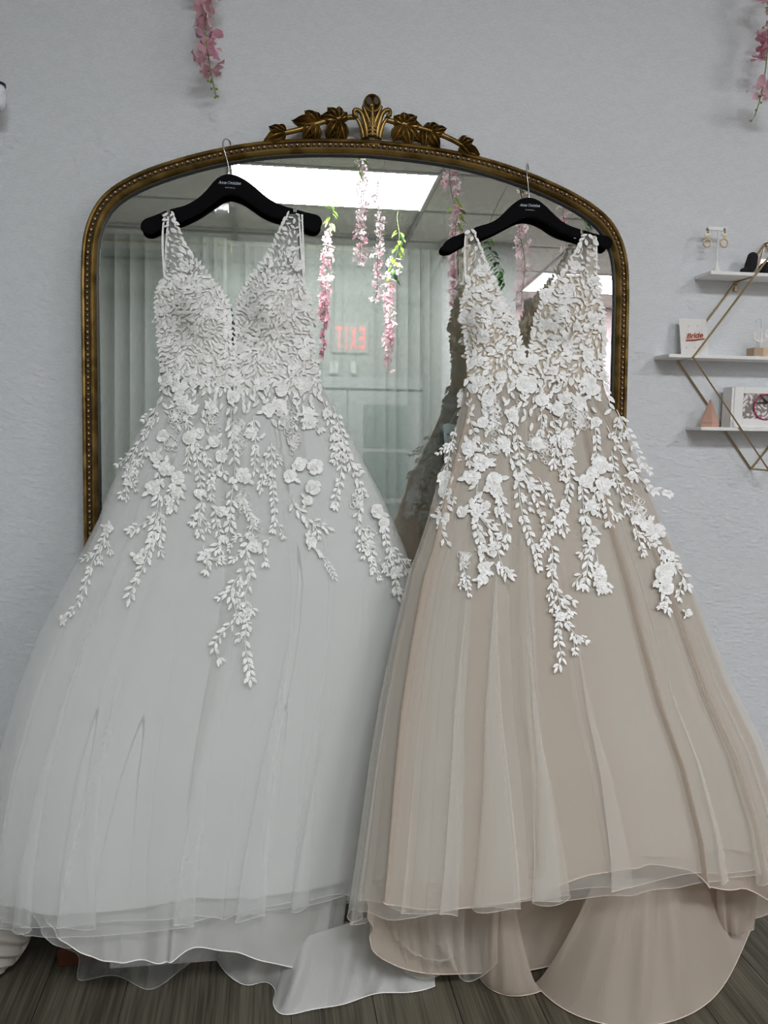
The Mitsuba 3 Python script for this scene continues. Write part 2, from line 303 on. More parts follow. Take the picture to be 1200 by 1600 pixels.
# ---------------------------------------------------------------- the gowns
class Gown:
    """a hanging gown: outline rows (picture row, left, right) give centre and half width at each height; depth in front of and behind the middle plane"""
    def __init__(s, rows, ymid, bf, bb, cups, skew=.12):
        s.skew = skew
        s.ym_t = np.array(ymid, float); s.rows = np.array(rows, float)
        py = s.rows[:, 0]; Y = np.interp(py, s.ym_t[:, 0], s.ym_t[:, 1])
        L = np.array([at(a, b, y) for a, b, y in zip(s.rows[:, 1], py, Y)]); R = np.array([at(a, b, y) for a, b, y in zip(s.rows[:, 2], py, Y)])
        z = (L[:, 2] + R[:, 2]) / 2; o = np.argsort(z)
        s.z = z[o]; s.cx = ((L[:, 0] + R[:, 0]) / 2)[o]; s.a = ((R[:, 0] - L[:, 0]) / 2)[o]; s.ym = Y[o]
        s.bf = np.interp(py, *np.array(bf, float).T)[o]; s.bb = np.interp(py, *np.array(bb, float).T)[o]
        s.cups = [(at(px, q, -.2)[[0, 2]], r, h) for px, q, r, h in cups]
    def c(s, z): return np.interp(z, s.z, s.cx)
    def half(s, z): return np.interp(z, s.z, s.a)
    def mid(s, z): return np.interp(z, s.z, s.ym)
    def sk(s, x, z): return s.skew * np.clip((1.25 - z) / .9, 0, 1) * (x - s.c(z))
    def front(s, z): return np.interp(z, s.z, s.bf)
    def back(s, z): return np.interp(z, s.z, s.bb)
    def yf(s, x, z, p=.45):
        t = np.clip((x - s.c(z)) / s.half(z), -.995, .995)
        y = s.mid(z) + s.sk(x, z) - s.front(z) * (1 - t * t) ** p
        for (q, r, h) in s.cups:
            d2 = ((x - q[0]) ** 2 + (z - q[1]) ** 2 * .8) / r ** 2
            y = y - h * np.exp(-d2 * 1.2)
        return y
    def yb(s, x, z):
        t = np.clip((x - s.c(z)) / s.half(z), -.995, .995); return s.mid(z) + s.sk(x, z) + s.back(z) * (1 - t * t) ** .45
    def hit(s, px, py, off=0.0, back=False):
        """where the sight line through picture points meets the gown's front (or back) surface"""
        px, py = np.broadcast_arrays(np.asarray(px, float), np.asarray(py, float)); sh = px.shape; px, py = px.ravel(), py.ravel()
        d = FW[None] + RT[None] * ((px - 600) / FOC)[:, None] + UP[None] * ((800 - py) / FOC)[:, None]
        Y = np.full(len(px), -.25)
        for _ in range(9):
            P = CAM + d * ((Y - CAM[1]) / d[:, 1])[:, None]
            Yn = s.yb(P[:, 0], P[:, 2]) if back else s.yf(P[:, 0], P[:, 2])
            Y = .35 * Y + .65 * (Yn - np.broadcast_to(off, sh).ravel())
        P = CAM + d * ((Y - CAM[1]) / d[:, 1])[:, None]
        return P.reshape(sh + (3,))
    def layer(s, zt, zh, scale, K, B, A, seed, n=640, m=64, u0=0, u1=2 * np.pi, amp0=.06, yoff=0.0, sag=0.0):
        """one layer of skirt as pleated sheet. zh(u): hem height"""
        rng = np.random.default_rng(seed); wrap = (u1 - u0) > 6.28
        q = np.linspace(u0, u1, n, endpoint=not wrap)[None]; v = np.linspace(0, 1, m)[:, None]
        nk = [(rng.integers(2, 7) * (1 if wrap else 1), rng.uniform(0, 6.28), rng.uniform(.5, 1.0)) for _ in range(5)]
        psi = K * q + sum(a_ * 1.1 * np.sin(k * q + f) for k, f, a_ in nk)
        am = .45 + .55 * sum(np.sin(k * q * 1.0 + f * 2) * a_ for k, f, a_ in nk) / 2.5; am = np.clip(am, .12, 1.3)
        st = np.clip(.15 + .5 * (np.sin(3 * q + nk[0][1]) * .5 + np.sin(7 * q + nk[1][1]) * .4), 0, .6)     # where a pleat begins
        grow = amp0 + (1 - amp0) * np.clip((v - st) / (1 - st), 0, 1) ** .9
        u = q + A * grow * am * np.cos(psi) / K
        off = B * grow * am * np.sin(psi) + B * .5 * grow * np.sin(2.3 * psi + 1.0) * am
        z = zt + (zh(q) - zt) * v
        sc = scale(v) if callable(scale) else scale
        a, bfr, bbk = s.half(z) * sc, s.front(z) * sc, s.back(z) * sc
        su, cu = np.sin(u), np.cos(u); p = np.abs(su) ** .9
        x = s.c(z) + a * cu; y = s.mid(z) + s.sk(x, z) - np.where(su > 0, bfr, -bbk) * p + yoff
        nx, ny = cu * bfr + 1e-6, -su * a; ln = np.hypot(nx, ny)
        x = x + off * nx / ln; y = y + off * ny / ln * np.where(su > 0, 1, .4)
        return np.stack([x, y, z], -1).reshape(-1, 3), grid_faces(m, n, wrap), (m, n)
class Lace:
    """flat embroidery pieces raised on the gown's front; each piece is drawn on the front surface"""
    def __init__(s, g, base=.004, back=False): s.g, s.base, s.v, s.f, s.n, s.back = g, base, [], [], 0, back
    def add(s, px, py, h, f):
        s.v.append(np.stack([px, py, h], 1)); s.f.append(np.asarray(f) + s.n); s.n += len(px)
    LU = np.array([0, .22, .22, .22, .5, .5, .5, .8, .8, .8, 1]); LV = np.array([0, -.75, 0, .75, -1, 0, 1, -.62, 0, .62, 0])
    LF = np.array([(0, 1, 2), (0, 2, 3), (1, 4, 5), (1, 5, 2), (2, 5, 6), (2, 6, 3), (4, 7, 8), (4, 8, 5), (5, 8, 9), (5, 9, 6), (7, 10, 8), (8, 10, 9)])
    LH = np.array([.0003, .0003, .0014, .0003, .0004, .0018, .0004, .0006, .0016, .0006, .0012])
    def leaf(s, px, py, ang, L, W, lift=0.0, bend=0.0):
        x = s.LU * L; y = s.LV * W * .45 + bend * L * s.LU * s.LU; c, d = math.cos(ang), math.sin(ang)
        s.add(px + x * c - y * d, py + x * d + y * c, s.LH + lift + .002 * s.LU, s.LF)
    def petal(s, px, py, ang, L, W, lift):
        u = np.array([0, .3, .3, .3, .7, .7, .7, .95, .95, .95, 1.02]); w = np.array([0, -.6, 0, .6, -1, 0, 1, -.75, 0, .75, 0]); x = u * L; y = w * W / 2; c, d = math.cos(ang), math.sin(ang)
        h = np.array([.0002, .0006, .0016, .0006, .0010, .0028, .0010, .0016, .0030, .0016, .0020]) + lift
        s.add(px + x * c - y * d, py + x * d + y * c, h, s.LF)
    def flower(s, px, py, r, rng, lift=.001):
        a0 = rng.uniform(0, 6.28); k = rng.integers(5, 7)
        for i in range(k): s.petal(px, py, a0 + i * 6.283 / k + rng.uniform(-.12, .12), r * rng.uniform(.85, 1.2), r * 6.0 / k * rng.uniform(.85, 1.0), lift + (i % 2) * .0008)
        for i in range(3): s.petal(px, py, a0 + .5 + i * 2.09, r * rng.uniform(.5, .62), r * .62, lift + .0018 + .0004 * i)
        th = np.linspace(0, 6.283, 7)[:-1]
        s.add(np.r_[px, px + r * .13 * np.cos(th)], np.r_[py, py + r * .13 * np.sin(th)], np.r_[lift + .0052, np.full(6, lift + .0034)], [(0, 1 + i, 1 + (i + 1) % 6) for i in range(6)])
    def cord(s, P, w=1.3, lift=.0006, closed=False):
        P = np.asarray(P, float)
        if closed: P = np.vstack([P, P[:2]])
        t = np.gradient(P, axis=0); t /= np.linalg.norm(t, axis=1, keepdims=True) + 1e-9; nrm = np.stack([-t[:, 1], t[:, 0]], 1)
        m = len(P); X = np.stack([P - nrm * w / 2, P, P + nrm * w / 2], 1).reshape(-1, 2); h = np.tile([lift, lift + .0016, lift], m)
        f = []
        for i in range(m - 1):
            for j in (0, 1):
                a = i * 3 + j; f += [(a, a + 3, a + 4), (a, a + 4, a + 1)]
        s.add(X[:, 0], X[:, 1], h, f)
    def mesh(s):
        V = np.vstack(s.v); P = s.g.hit(V[:, 0], V[:, 1], 0.0, s.back)
        P[:, 1] += (s.base + V[:, 2]) * (1 if s.back else -1)
        return P, np.vstack(s.f)
def sprig(L, pts, rng, leaf=(11, 6), step=9, w=1.25, tip=True):
    """a stem with paired leaves down its length"""
    P = np.asarray(pts, float)
    P = smooth_curve(P, max(6, int(np.linalg.norm(np.diff(P, axis=0), axis=1).sum() / 5))) if len(P) > 2 else polyline(P, 8)
    L.cord(P, w)
    d = np.r_[0, np.cumsum(np.linalg.norm(np.diff(P, axis=0), axis=1))]; t = step * .6; side = 1
    while t < d[-1]:
        k = min(np.searchsorted(d, t), len(P) - 1); dr_ = P[k] - P[max(k - 1, 0)]; a = math.atan2(dr_[1], dr_[0])
        for sd in ((side,) if rng.random() < .35 else (1, -1)):
            an = a + sd * rng.uniform(.45, .85); L.leaf(P[k][0] + 2 * math.cos(an), P[k][1] + 2 * math.sin(an), an, leaf[0] * rng.uniform(.8, 1.2), leaf[1] * rng.uniform(.85, 1.2), .0006, sd * -.08)
        if rng.random() < .16 and tip:
            an = a + side * rng.uniform(.5, .9); m_ = rng.uniform(14, 26); q = np.linspace(0, 1, 6); L_ = P[k] + np.c_[q * m_ * math.cos(an), q * m_ * math.sin(an) + 5 * q * q]
            sprig(L, L_, rng, (leaf[0] * .75, leaf[1] * .75), step * .75, 1.2, None)
        side = -side; t += step * rng.uniform(.75, 1.25)
    if tip is not False:
        dr_ = P[-1] - P[-2]; L.leaf(P[-1][0], P[-1][1], math.atan2(dr_[1], dr_[0]), leaf[0] * 1.1, leaf[1], .0006)
def in_poly(poly, P):
    x, y = P[:, 0], P[:, 1]; r = np.zeros(len(P), bool); j = len(poly) - 1
    for i in range(len(poly)):
        xi, yi = poly[i]; xj, yj = poly[j]
        r ^= ((yi > y) != (yj > y)) & (x < (xj - xi) * (y - yi) / (yj - yi + 1e-9) + xi); j = i
    return r
def poisson(poly, d, rng, dens=None):
    poly = np.array(poly, float); lo, hi = poly.min(0), poly.max(0); out = []; cell = {}
    C = rng.uniform(lo, hi, (int((hi - lo).prod() / d / d * 14), 2)); C = C[in_poly(poly, C)]
    for p in C:
        dd = d * (1 if dens is None else dens(p))
        k = (int(p[0] // d), int(p[1] // d)); ok = True
        for a in (-2, -1, 0, 1, 2):
            for b in (-2, -1, 0, 1, 2):
                for q in cell.get((k[0] + a, k[1] + b), ()):
                    if (p[0] - q[0]) ** 2 + (p[1] - q[1]) ** 2 < dd * dd: ok = False
        if ok: cell.setdefault(k, []).append(p); out.append(p)
    return out

def build_gown(name, label, g, M, panels, backp, waist, sprigs, blossoms, veil, cordspots, hems, K, seed, scale_in, strap_end=430):
    rng = np.random.default_rng(seed)
    G = thing(name, label, 'wedding dress')
    zt = float(at(g.rows[g.rows[:, 0] == waist, 1:].mean(), waist, -.2)[2])
    # --- skirt: lining, an under layer and two layers of tulle
    hl, hu, h1, h2 = hems
    V, F, (m, n) = g.layer(zt, hl, scale_in, 13, .017, .7, seed + 1, n=620, m=50, amp0=.22)
    li = part(G, 'skirt_lining', ply((V, F), M['lining'], smooth=True))
    rim = V.reshape(m, n, 3)[-1]; part(li, 'rolled_hem', ply(tube(rim, .0014, 5, closed=True), M['hem'], smooth=True))
    V, F, _ = g.layer(zt, hu, lambda v: .985 - .05 * v, K // 2, .012, .7, seed + 2, n=700); part(G, 'underskirt', ply((V, F), M['under'], smooth=True))
    for k, (h, sc, KK) in enumerate(((h1, .992, K), (h2, 1.0, int(K * 1.27)))):
        V, F, (m, n) = g.layer(zt + .01, h, sc, KK, .012 + .003 * k, 2.5 + .4 * k, seed + 3 + k, n=1100, m=64)
        ty = part(G, 'tulle_layer', ply((V, F), M['tulle'], smooth=True))
        rim = V.reshape(m, n, 3)[-1]; part(ty, 'cut_edge', ply(tube(rim, .0006, 4, closed=True), M['tulle_edge'], smooth=True))
    # --- bodice: left and right front panels meeting below the neckline
    out_l, in_l, in_r, out_r = (np.array(p, float) for p in panels)
    allpoly = []
    for (o, i, nm) in ((out_l, in_l, 0), (out_r, in_r, 1)):
        for lo, hi, what in ((o[0, 0], strap_end, 'strap'), (strap_end, waist + 14, 'bodice_panel')):
            py = np.linspace(lo, hi, 30)[:, None]; xo = np.interp(py, o[:, 0], o[:, 1]); xi = np.interp(py, i[:, 0], i[:, 1]); t = np.linspace(0, 1, 30)[None]
            P = g.hit(xo + (xi - xo) * t, py + 0 * t)
            part(G, what, ply((P.reshape(-1, 3), grid_faces(30, 30)), M['mesh'] if what == 'strap' else M['bodice'], smooth=True))
        pyy = np.linspace(o[0, 0], waist, 60)
        allpoly.append(np.vstack([np.c_[np.interp(pyy, o[:, 0], o[:, 1]), pyy], np.c_[np.interp(pyy, i[:, 0], i[:, 1]), pyy][::-1]]))
    # back of the bodice, low cut, with narrow back straps
    for (o, i) in backp:
        o, i = np.array(o, float), np.array(i, float); py = np.linspace(o[0, 0], waist + 8, 36)[:, None]; xo = np.interp(py, o[:, 0], o[:, 1]); xi = np.interp(py, i[:, 0], i[:, 1]); t = np.linspace(0, 1, 24)[None]
        P = g.hit(xo + (xi - xo) * t, py + 0 * t, 0.0, True)
        part(G, 'back_panel', ply((P.reshape(-1, 3), grid_faces(36, 24)), M['back'], smooth=True))
        LB = Lace(g, .001, True)
        for p in poisson(np.vstack([np.c_[xo[:, 0], py[:, 0]], np.c_[xi[:, 0], py[:, 0]][::-1]]), 8.5, rng): LB.leaf(p[0], p[1], rng.uniform(0, 6.28), 13, 7)
        part(G, 'back_lace', ply(LB.mesh(), M['lace'], smooth=True), kind='stuff')
    for tp in M['tapes']:
        P = np.array([at(q[0], q[1], q[2]) for q in tp]); P = smooth_curve(P, 24); w = np.array([.0022, 0, 0]); e = np.array([0, .0006, 0])
        V = np.stack([P - w - e, P + w - e, P + w + e, P - w + e], 1).reshape(-1, 3); part(G, 'hanging_loop', ply((V, grid_faces(24, 4, True)), M['lace']))
    # --- lace: close-set leaves on the bodice
    LB = Lace(g, .0025)
    for poly in allpoly:
        top = poly[:, 1].min(); cxp = poly[:, 0].mean()
        for p in poisson(poly, M['leafgap'], rng, lambda p: 1.3 if p[1] < strap_end else 1.0):
            big = rng.random() < M['bigleaf']
            a = 1.57 + 1.1 * math.sin(p[0] * .05 + p[1] * .028 + seed) + rng.uniform(-.9, .9); L_ = (rng.uniform(11, 16) if big else rng.uniform(8, 13)) * (.85 if p[1] < strap_end else 1)
            LB.leaf(p[0] - L_ * .4 * math.cos(a), p[1] - L_ * .4 * math.sin(a), a, L_, L_ * (rng.uniform(.55, .8) if big else rng.uniform(.36, .5)), rng.uniform(0, .0025), rng.uniform(-.15, .15))
        n_ = len(poly) // 2; inner = poly[n_:][::-1]; outer_ = poly[:n_]
        for edge, sg in ((inner, 1), (outer_, -1)):
            for q in polyline(edge, int(len(edge) * .62)):
                if sg < 0 and q[1] < strap_end + 20: continue
                dx = 1 if (cxp < q[0]) else -1
                if q[1] > waist - 20: continue
                a = math.atan2(-.8 if sg > 0 else .5, dx * .8) + rng.uniform(-.6, .6); L_ = rng.uniform(8, 13)
                LB.leaf(q[0] - L_ * .55 * math.cos(a), q[1] - L_ * .55 * math.sin(a), a, L_, L_ * .5, rng.uniform(.0005, .002))
        for p in poisson(poly, M['flowergap'], rng):
            if p[1] > strap_end - 20: LB.flower(p[0], p[1], rng.uniform(7, 10.5), rng, .0022)
        for p in poisson(poly, 15, rng): 
            a = rng.uniform(.6, 2.5); th = np.linspace(0, 1, 7)
            if not in_poly(poly, np.array([[p[0] + 24 * math.cos(a), p[1] + 20 * math.sin(a)], [p[0] + 5, p[1] + 8], [p[0] - 5, p[1] + 8]])).all(): continue
            LB.cord(np.c_[p[0] + 20 * th * math.cos(a) + 4 * np.sin(th * 4), p[1] + 20 * th * math.sin(a)], 1.2, .0036)
    # yoke: leaves thinning out from the waist down
    vp = np.array(veil, float)
    ylo = vp[:, 1].max()
    for p in poisson(vp, 6.6, rng, lambda p: 1.0 + .5 * max(0, p[1] - waist) / 40):
        if rng.random() < max(0.0, (p[1] - waist - 25) / (ylo - waist)) * 1.5: continue
        a = 1.57 + rng.uniform(-.9, .9); L_ = rng.uniform(10, 17); LB.leaf(p[0], p[1] - L_ * .5, a, L_, L_ * .45, rng.uniform(0, .002), rng.uniform(-.15, .15))
    for p in poisson(vp, 44, rng): LB.flower(p[0], p[1], rng.uniform(8, 11), rng, .002)
    part(G, 'bodice_lace', ply(LB.mesh(), M['lace'], smooth=True), 'dense leaf and flower lace', 'stuff')
    LC = Lace(g, .004)
    for (px, py, r) in cordspots:
        for _ in range(int(r * 2.4)):
            x, y = px + rng.normal(0, r * .5), py + rng.normal(0, r * .7); q = rng.uniform(2.6, 5.0); th = np.linspace(0, 6.28, 15)[:-1]
            LC.cord(np.c_[x + q * np.cos(th) * (1 + .25 * np.cos(3 * th)), y + q * np.sin(th) * (1 + .25 * np.sin(2 * th))], 1.05, .0008, True)
    part(G, 'cord_lace', ply(LC.mesh(), M['lace'], smooth=True), 'looped cord lace', 'stuff')
    # --- long sprigs falling over the skirt, each a part, its blossoms sub-parts
    used = set()
    for pts, lf in sprigs:
        LS = Lace(g, .0045); sprig(LS, pts, rng, (lf[0] * .92, lf[1] * .92), lf[0] * .84)
        k = part(G, 'lace_sprig', ply(LS.mesh(), M['lace'], smooth=True)); P = np.array(pts, float)
        for b, (bx, by, r) in enumerate(blossoms):
            if b in used or np.min(np.hypot(P[:, 0] - bx, P[:, 1] - by)) > 34: continue
            used.add(b); LF_ = Lace(g, .0055); LF_.flower(bx, by, r * .88, rng, .0006)
            for _ in range(2): a = rng.uniform(0, 6.28); LF_.leaf(bx + r * .6 * math.cos(a), by + r * .6 * math.sin(a), a, r * 1.1, r * .6)
            part(k, 'blossom', ply(LF_.mesh(), M['lace'], smooth=True))
    for pts, fl in M.get('back_sprigs', ()):
        LS = Lace(g, .012, True); sprig(LS, pts, rng, (14, 8), 9)
        for (bx, by, r) in fl: LS.flower(bx, by, r, rng)
        part(G, 'back_sprig', ply(LS.mesh(), M['lace'], smooth=True))
    for b, (bx, by, r) in enumerate(blossoms):
        if b in used: continue
        LF_ = Lace(g, .0055); LF_.flower(bx, by, r * .88, rng, .0006); part(G, 'lace_flower', ply(LF_.mesh(), M['lace'], smooth=True))
    return G, zt

def drape(top, bottom, n=60, m=24, fold=.015, k=7, seed=0, ytop=-.3, sag=.5, zb=.004, out=0.0, ylim=-.2):
    """a sheet from a top line (picture points at depth ytop) down to a hem lying on the floor"""
    rng = np.random.default_rng(seed); tp, bp = polyline(top, n), smooth_curve(bottom, n) if len(bottom) > 3 else polyline(bottom, n)
    ys = np.interp(np.linspace(0, 1, n), np.linspace(0, 1, np.size(ytop)), np.atleast_1d(ytop))
    A = np.array([at(p[0], p[1], y) for p, y in zip(tp, ys)]); B = np.array([atz(p[0], p[1], zb) if atz(p[0], p[1], zb)[1] < ylim else at(p[0], p[1], ylim) for p in bp])
    v = np.linspace(0, 1, m)[:, None, None]; s = np.linspace(0, 1, n)[None, :, None]
    P = A[None] * (1 - v) + B[None] * v
    P[..., 2:] = A[None, :, 2:] * (1 - v) ** (1 + sag) + zb + (B[None, :, 2:] - zb) * v
    w = np.sin(2 * np.pi * k * s + 2.0 * np.sin(5 * s + seed) + seed) * .6 + np.sin(2 * np.pi * (k * 1.7) * s + seed * 2) * .4
    env = np.sin(np.pi * np.clip(v, 0, 1)) ** .7
    P[..., 2:] += np.abs(fold * w * env) * (.4 + .6 * v); P[..., 1:2] -= fold * w * env * .8 + out * env
    P[..., 2] = np.maximum(P[..., 2], .003)
    return P.reshape(-1, 3), grid_faces(m, n), (m, n)

def embroidery(hi, lo):
    def f(p, n, uv):
        a = mikit.noise(p.x * 420, p.y * 420, p.z * 420); b = mikit.noise(p.x * 75, p.y * 75, p.z * 75)
        return mikit.mix(lo, hi, mikit.smoothstep(.15, .75, a * .45 + b * .55))
    return {'type': 'diffuse', 'reflectance': mikit.proc(f)}
M_LACEW = mat('white_lace', two(embroidery((.93, .93, .92), (.70, .70, .67)))); M_LACEI = mat('ivory_lace', two(embroidery((.95, .95, .945), (.72, .71, .68))))
WHITE = dict(lining=thin('white_satin', (.68, .68, .66), .7), hem=diffuse('white_hem', (.8, .8, .78)), under=sheer('white_underskirt', (.90, .91, .905), .64), tulle=sheer('white_tulle', (.89, .91, .91), .20), tulle_edge=sheer('white_tulle_edge', (.95, .96, .97), .6),
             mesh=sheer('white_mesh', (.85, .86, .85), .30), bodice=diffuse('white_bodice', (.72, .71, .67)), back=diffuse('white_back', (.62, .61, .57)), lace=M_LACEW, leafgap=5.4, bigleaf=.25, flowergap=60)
CHAMP = dict(lining=thin('champagne_satin', (.66, .575, .495), .95), hem=diffuse('champagne_hem', (.66, .56, .47)), under=sheer('champagne_underskirt', (.70, .655, .585), .6), tulle=sheer('ivory_tulle', (.85, .83, .78), .22), tulle_edge=sheer('ivory_tulle_edge', (.95, .91, .85), .6),
             mesh=sheer('nude_mesh', (.75, .68, .58), .32), bodice=thin('nude_bodice', (.78, .70, .59), .7), back=thin('olive_back', (.82, .77, .62), .9), lace=M_LACEI, leafgap=6.6, bigleaf=.4, flowergap=32)
HZ = lambda py, y: float(at(600, py, y)[2])
def hem(front, back, side, wob, seed, left=None, ex=.6):
    rng = np.random.default_rng(seed); f = rng.uniform(0, 6.28, 4)
    def h(u):
        w = np.clip(np.sin(u), -1, 1); sd = side if left is None else np.where(np.cos(u) < 0, left * -np.minimum(np.cos(u), 0) + side * (1 + np.minimum(np.cos(u), 0)), side); z = np.where(w > 0, sd + (front - sd) * np.abs(w) ** ex, sd + (back - sd) * np.abs(w) ** .6)
        return z + wob * (np.sin(3 * u + f[0]) + .7 * np.sin(7 * u + f[1]) + .5 * np.sin(13 * u + f[2]))
    return h
ymid = [(330, -.098), (430, -.10), (520, -.108), (600, -.138), (700, -.175), (900, -.215), (1200, -.255), (1425, -.28)]
bfw = [(330, .004), (400, .008), (470, .014), (520, .022), (600, .040), (750, .08), (900, .105), (1150, .14), (1425, .16)]
bbw = [(330, .002), (470, .006), (600, .025), (900, .04), (1200, .05), (1425, .05)]
rowsW = [(330, 251, 470), (400, 251, 472), (440, 246, 482), (470, 242, 487), (500, 244, 488), (540, 249, 490), (580, 253, 494), (600, 254, 500), (630, 247, 522), (666, 222, 540), (707, 200, 561), (760, 174, 590), (808, 156, 612), (860, 129, 634), (900, 107, 647), (980, 65, 656), (1060, 34, 650), (1170, 2, 636), (1300, -20, 620), (1440, -28, 606), (1560, -30, 600)]
GW = Gown(rowsW, ymid, bfw, bbw, [(308, 482, .052, .058), (420, 482, .052, .058)])
ymidB = [(360, -.098), (430, -.10), (520, -.112), (600, -.168), (700, -.24), (800, -.298), (900, -.33), (1200, -.385), (1425, -.42)]
rowsB = [(360, 724, 933), (430, 729, 933), (480, 718, 943), (515, 722, 944), (560, 729, 943), (597, 729, 941), (625, 725, 951), (660, 716, 973), (707, 702, 988), (760, 684, 1010), (815, 669, 1034), (851, 657, 1051), (891, 641, 1072), (990, 616, 1112), (1080, 596, 1150), (1170, 580, 1198), (1280, 563, 1240), (1440, 538, 1275), (1560, 530, 1285)]
GB = Gown(rowsB, ymidB, bfw, [(330, .002), (470, .006), (600, .025), (900, .07), (1200, .11), (1425, .12)], [(762, 505, .05, .055), (884, 500, .05, .055)])

panW = ([(334, 252), (353, 261), (380, 259), (400, 260), (420, 258), (440, 254), (460, 243), (500, 245), (533, 249), (560, 252), (600, 255), (615, 253)],
        [(334, 270), (353, 277), (380, 288), (400, 300), (420, 320), (440, 333), (460, 350), (470, 357), (500, 360), (533, 362), (560, 365), (575, 366), (615, 366)],
        [(334, 450), (353, 440), (380, 428), (400, 417), (420, 402), (440, 387), (460, 376), (470, 372), (500, 369), (533, 367), (575, 366), (615, 366)],
        [(334, 468), (353, 467), (380, 465), (400, 467), (420, 470), (440, 473), (460, 482), (480, 486), (533, 489), (560, 491), (600, 499), (615, 506)])
bakW = [([(470, 244), (540, 250), (615, 253)], [(470, 262), (540, 310), (600, 366), (615, 366)]), ([(470, 486), (540, 489), (615, 505)], [(470, 472), (540, 425), (600, 366), (615, 366)])]
panB = ([(362, 726), (380, 729), (405, 731), (430, 730), (450, 727), (465, 725), (480, 719), (515, 724), (560, 730), (597, 730), (615, 728)],
        [(362, 739), (380, 747), (405, 756), (430, 768), (450, 776), (470, 786), (490, 798), (500, 804), (520, 809), (540, 815), (560, 820), (577, 823), (615, 823)],
        [(368, 912), (375, 908), (390, 900), (410, 889), (430, 875), (445, 861), (460, 850), (480, 842), (500, 834), (520, 831), (540, 828), (577, 823), (615, 823)],
        [(368, 930), (400, 931), (450, 932), (470, 934), (480, 942), (540, 943), (597, 941), (615, 947)])
bakB = [([(365, 726), (430, 729), (480, 719), (560, 730), (605, 728)], [(365, 731), (430, 733), (480, 727), (540, 745), (580, 790), (605, 823)]), ([(368, 931), (430, 931), (480, 942), (560, 942), (605, 943)], [(368, 927), (430, 927), (480, 934), (540, 905), (580, 850), (605, 823)])]
sprW = [([(247, 630), (237, 659), (215, 696), (200, 750)], (9, 5)), ([(228, 690), (222, 715), (205, 748), (190, 772)], (9, 5)), ([(244, 700), (248, 780), (244, 809), (236, 850), (222, 890), (211, 912), (203, 934)], (14, 7)), ([(251, 790), (252, 815), (251, 842)], (12, 6)), ([(246, 806), (228, 815), (208, 827)], (12, 6)), ([(277, 740), (277, 765), (270, 792)], (12, 7)),
        ([(304, 680), (306, 700), (311, 736), (314, 787), (310, 813), (315, 834)], (11, 6)), ([(318, 700), (328, 735), (330, 775)], (9, 5)), ([(290, 640), (296, 690), (293, 728)], (10, 4)),
        ([(361, 640), (365, 690), (367, 730), (361, 787), (358, 824), (339, 855), (321, 868)], (15, 7)), ([(347, 690), (345, 715), (350, 740)], (12, 7)), ([(340, 790), (338, 812), (346, 838)], (12, 6)), ([(318, 850), (322, 868), (345, 874)], (11, 4)), ([(372, 770), (388, 800), (394, 830), (372, 838)], (9, 5)), ([(396, 650), (399, 690), (397, 735)], (10, 5)),
        ([(405, 835), (387, 875), (391, 901), (383, 930), (387, 956), (383, 993), (387, 1029), (391, 1060)], (13, 7)), ([(388, 880), (372, 901), (361, 930), (369, 960), (350, 985), (337, 1003), (341, 1026)], (12, 6)), ([(425, 838), (415, 850), (414, 876)], (10, 5)),
        ([(424, 690), (425, 729), (427, 769), (429, 802), (427, 824)], (10, 5)), ([(418, 700), (412, 735), (407, 765)], (9, 5)),
        ([(457, 773), (471, 802), (482, 817), (486, 846), (495, 861)], (14, 7)), ([(482, 812), (498, 818), (512, 824)], (12, 6)), ([(472, 640), (486, 655), (497, 668)], (11, 6)),
        ([(506, 630), (523, 675), (534, 718), (530, 754), (523, 787)], (11, 6)), ([(519, 633), (541, 700), (556, 743), (567, 780), (559, 809), (570, 839), (580, 868)], (11, 6)), ([(589, 798), (600, 817), (603, 846), (614, 875), (618, 905), (622, 930)], (12, 6)), ([(608, 850), (622, 868), (634, 888)], (9, 5)),
        ([(495, 858), (510, 880), (523, 901)], (8, 3)), ([(170, 825), (158, 850), (145, 878), (127, 930), (104, 962)], (10, 5)), ([(560, 850), (580, 872), (582, 890)], (8, 4))]
bloW = [(244, 714, 11), (260, 732, 13), (240, 762, 13), (279, 747, 13), (277, 768, 10), (295, 685, 12), (380, 743, 13), (347, 714, 10), (345, 798, 10), (398, 853, 11), (387, 956, 7), (310, 770, 8), (468, 725, 13), (453, 743, 12), (493, 729, 13), (490, 762, 13), (480, 782, 9), (486, 846, 10), (589, 798, 12), (600, 817, 10), (170, 825, 8), (100, 965, 7), (218, 872, 10), (335, 690, 11), (482, 645, 10), (420, 640, 12), (300, 640, 10), (365, 620, 13), (440, 610, 12), (280, 610, 11), (616, 895, 9)]
veilW = [(256, 596), (497, 596), (530, 680), (500, 700), (455, 665), (410, 690), (366, 680), (320, 690), (285, 665), (240, 690)]
cordW = [(288, 640, 12), (275, 650, 10), (372, 690, 14), (440, 640, 12), (450, 660, 12), (380, 780, 12), (460, 690, 10), (268, 690, 8), (560, 780, 10), (575, 845, 10), (372, 668, 10), (330, 655, 8), (395, 815, 7)]
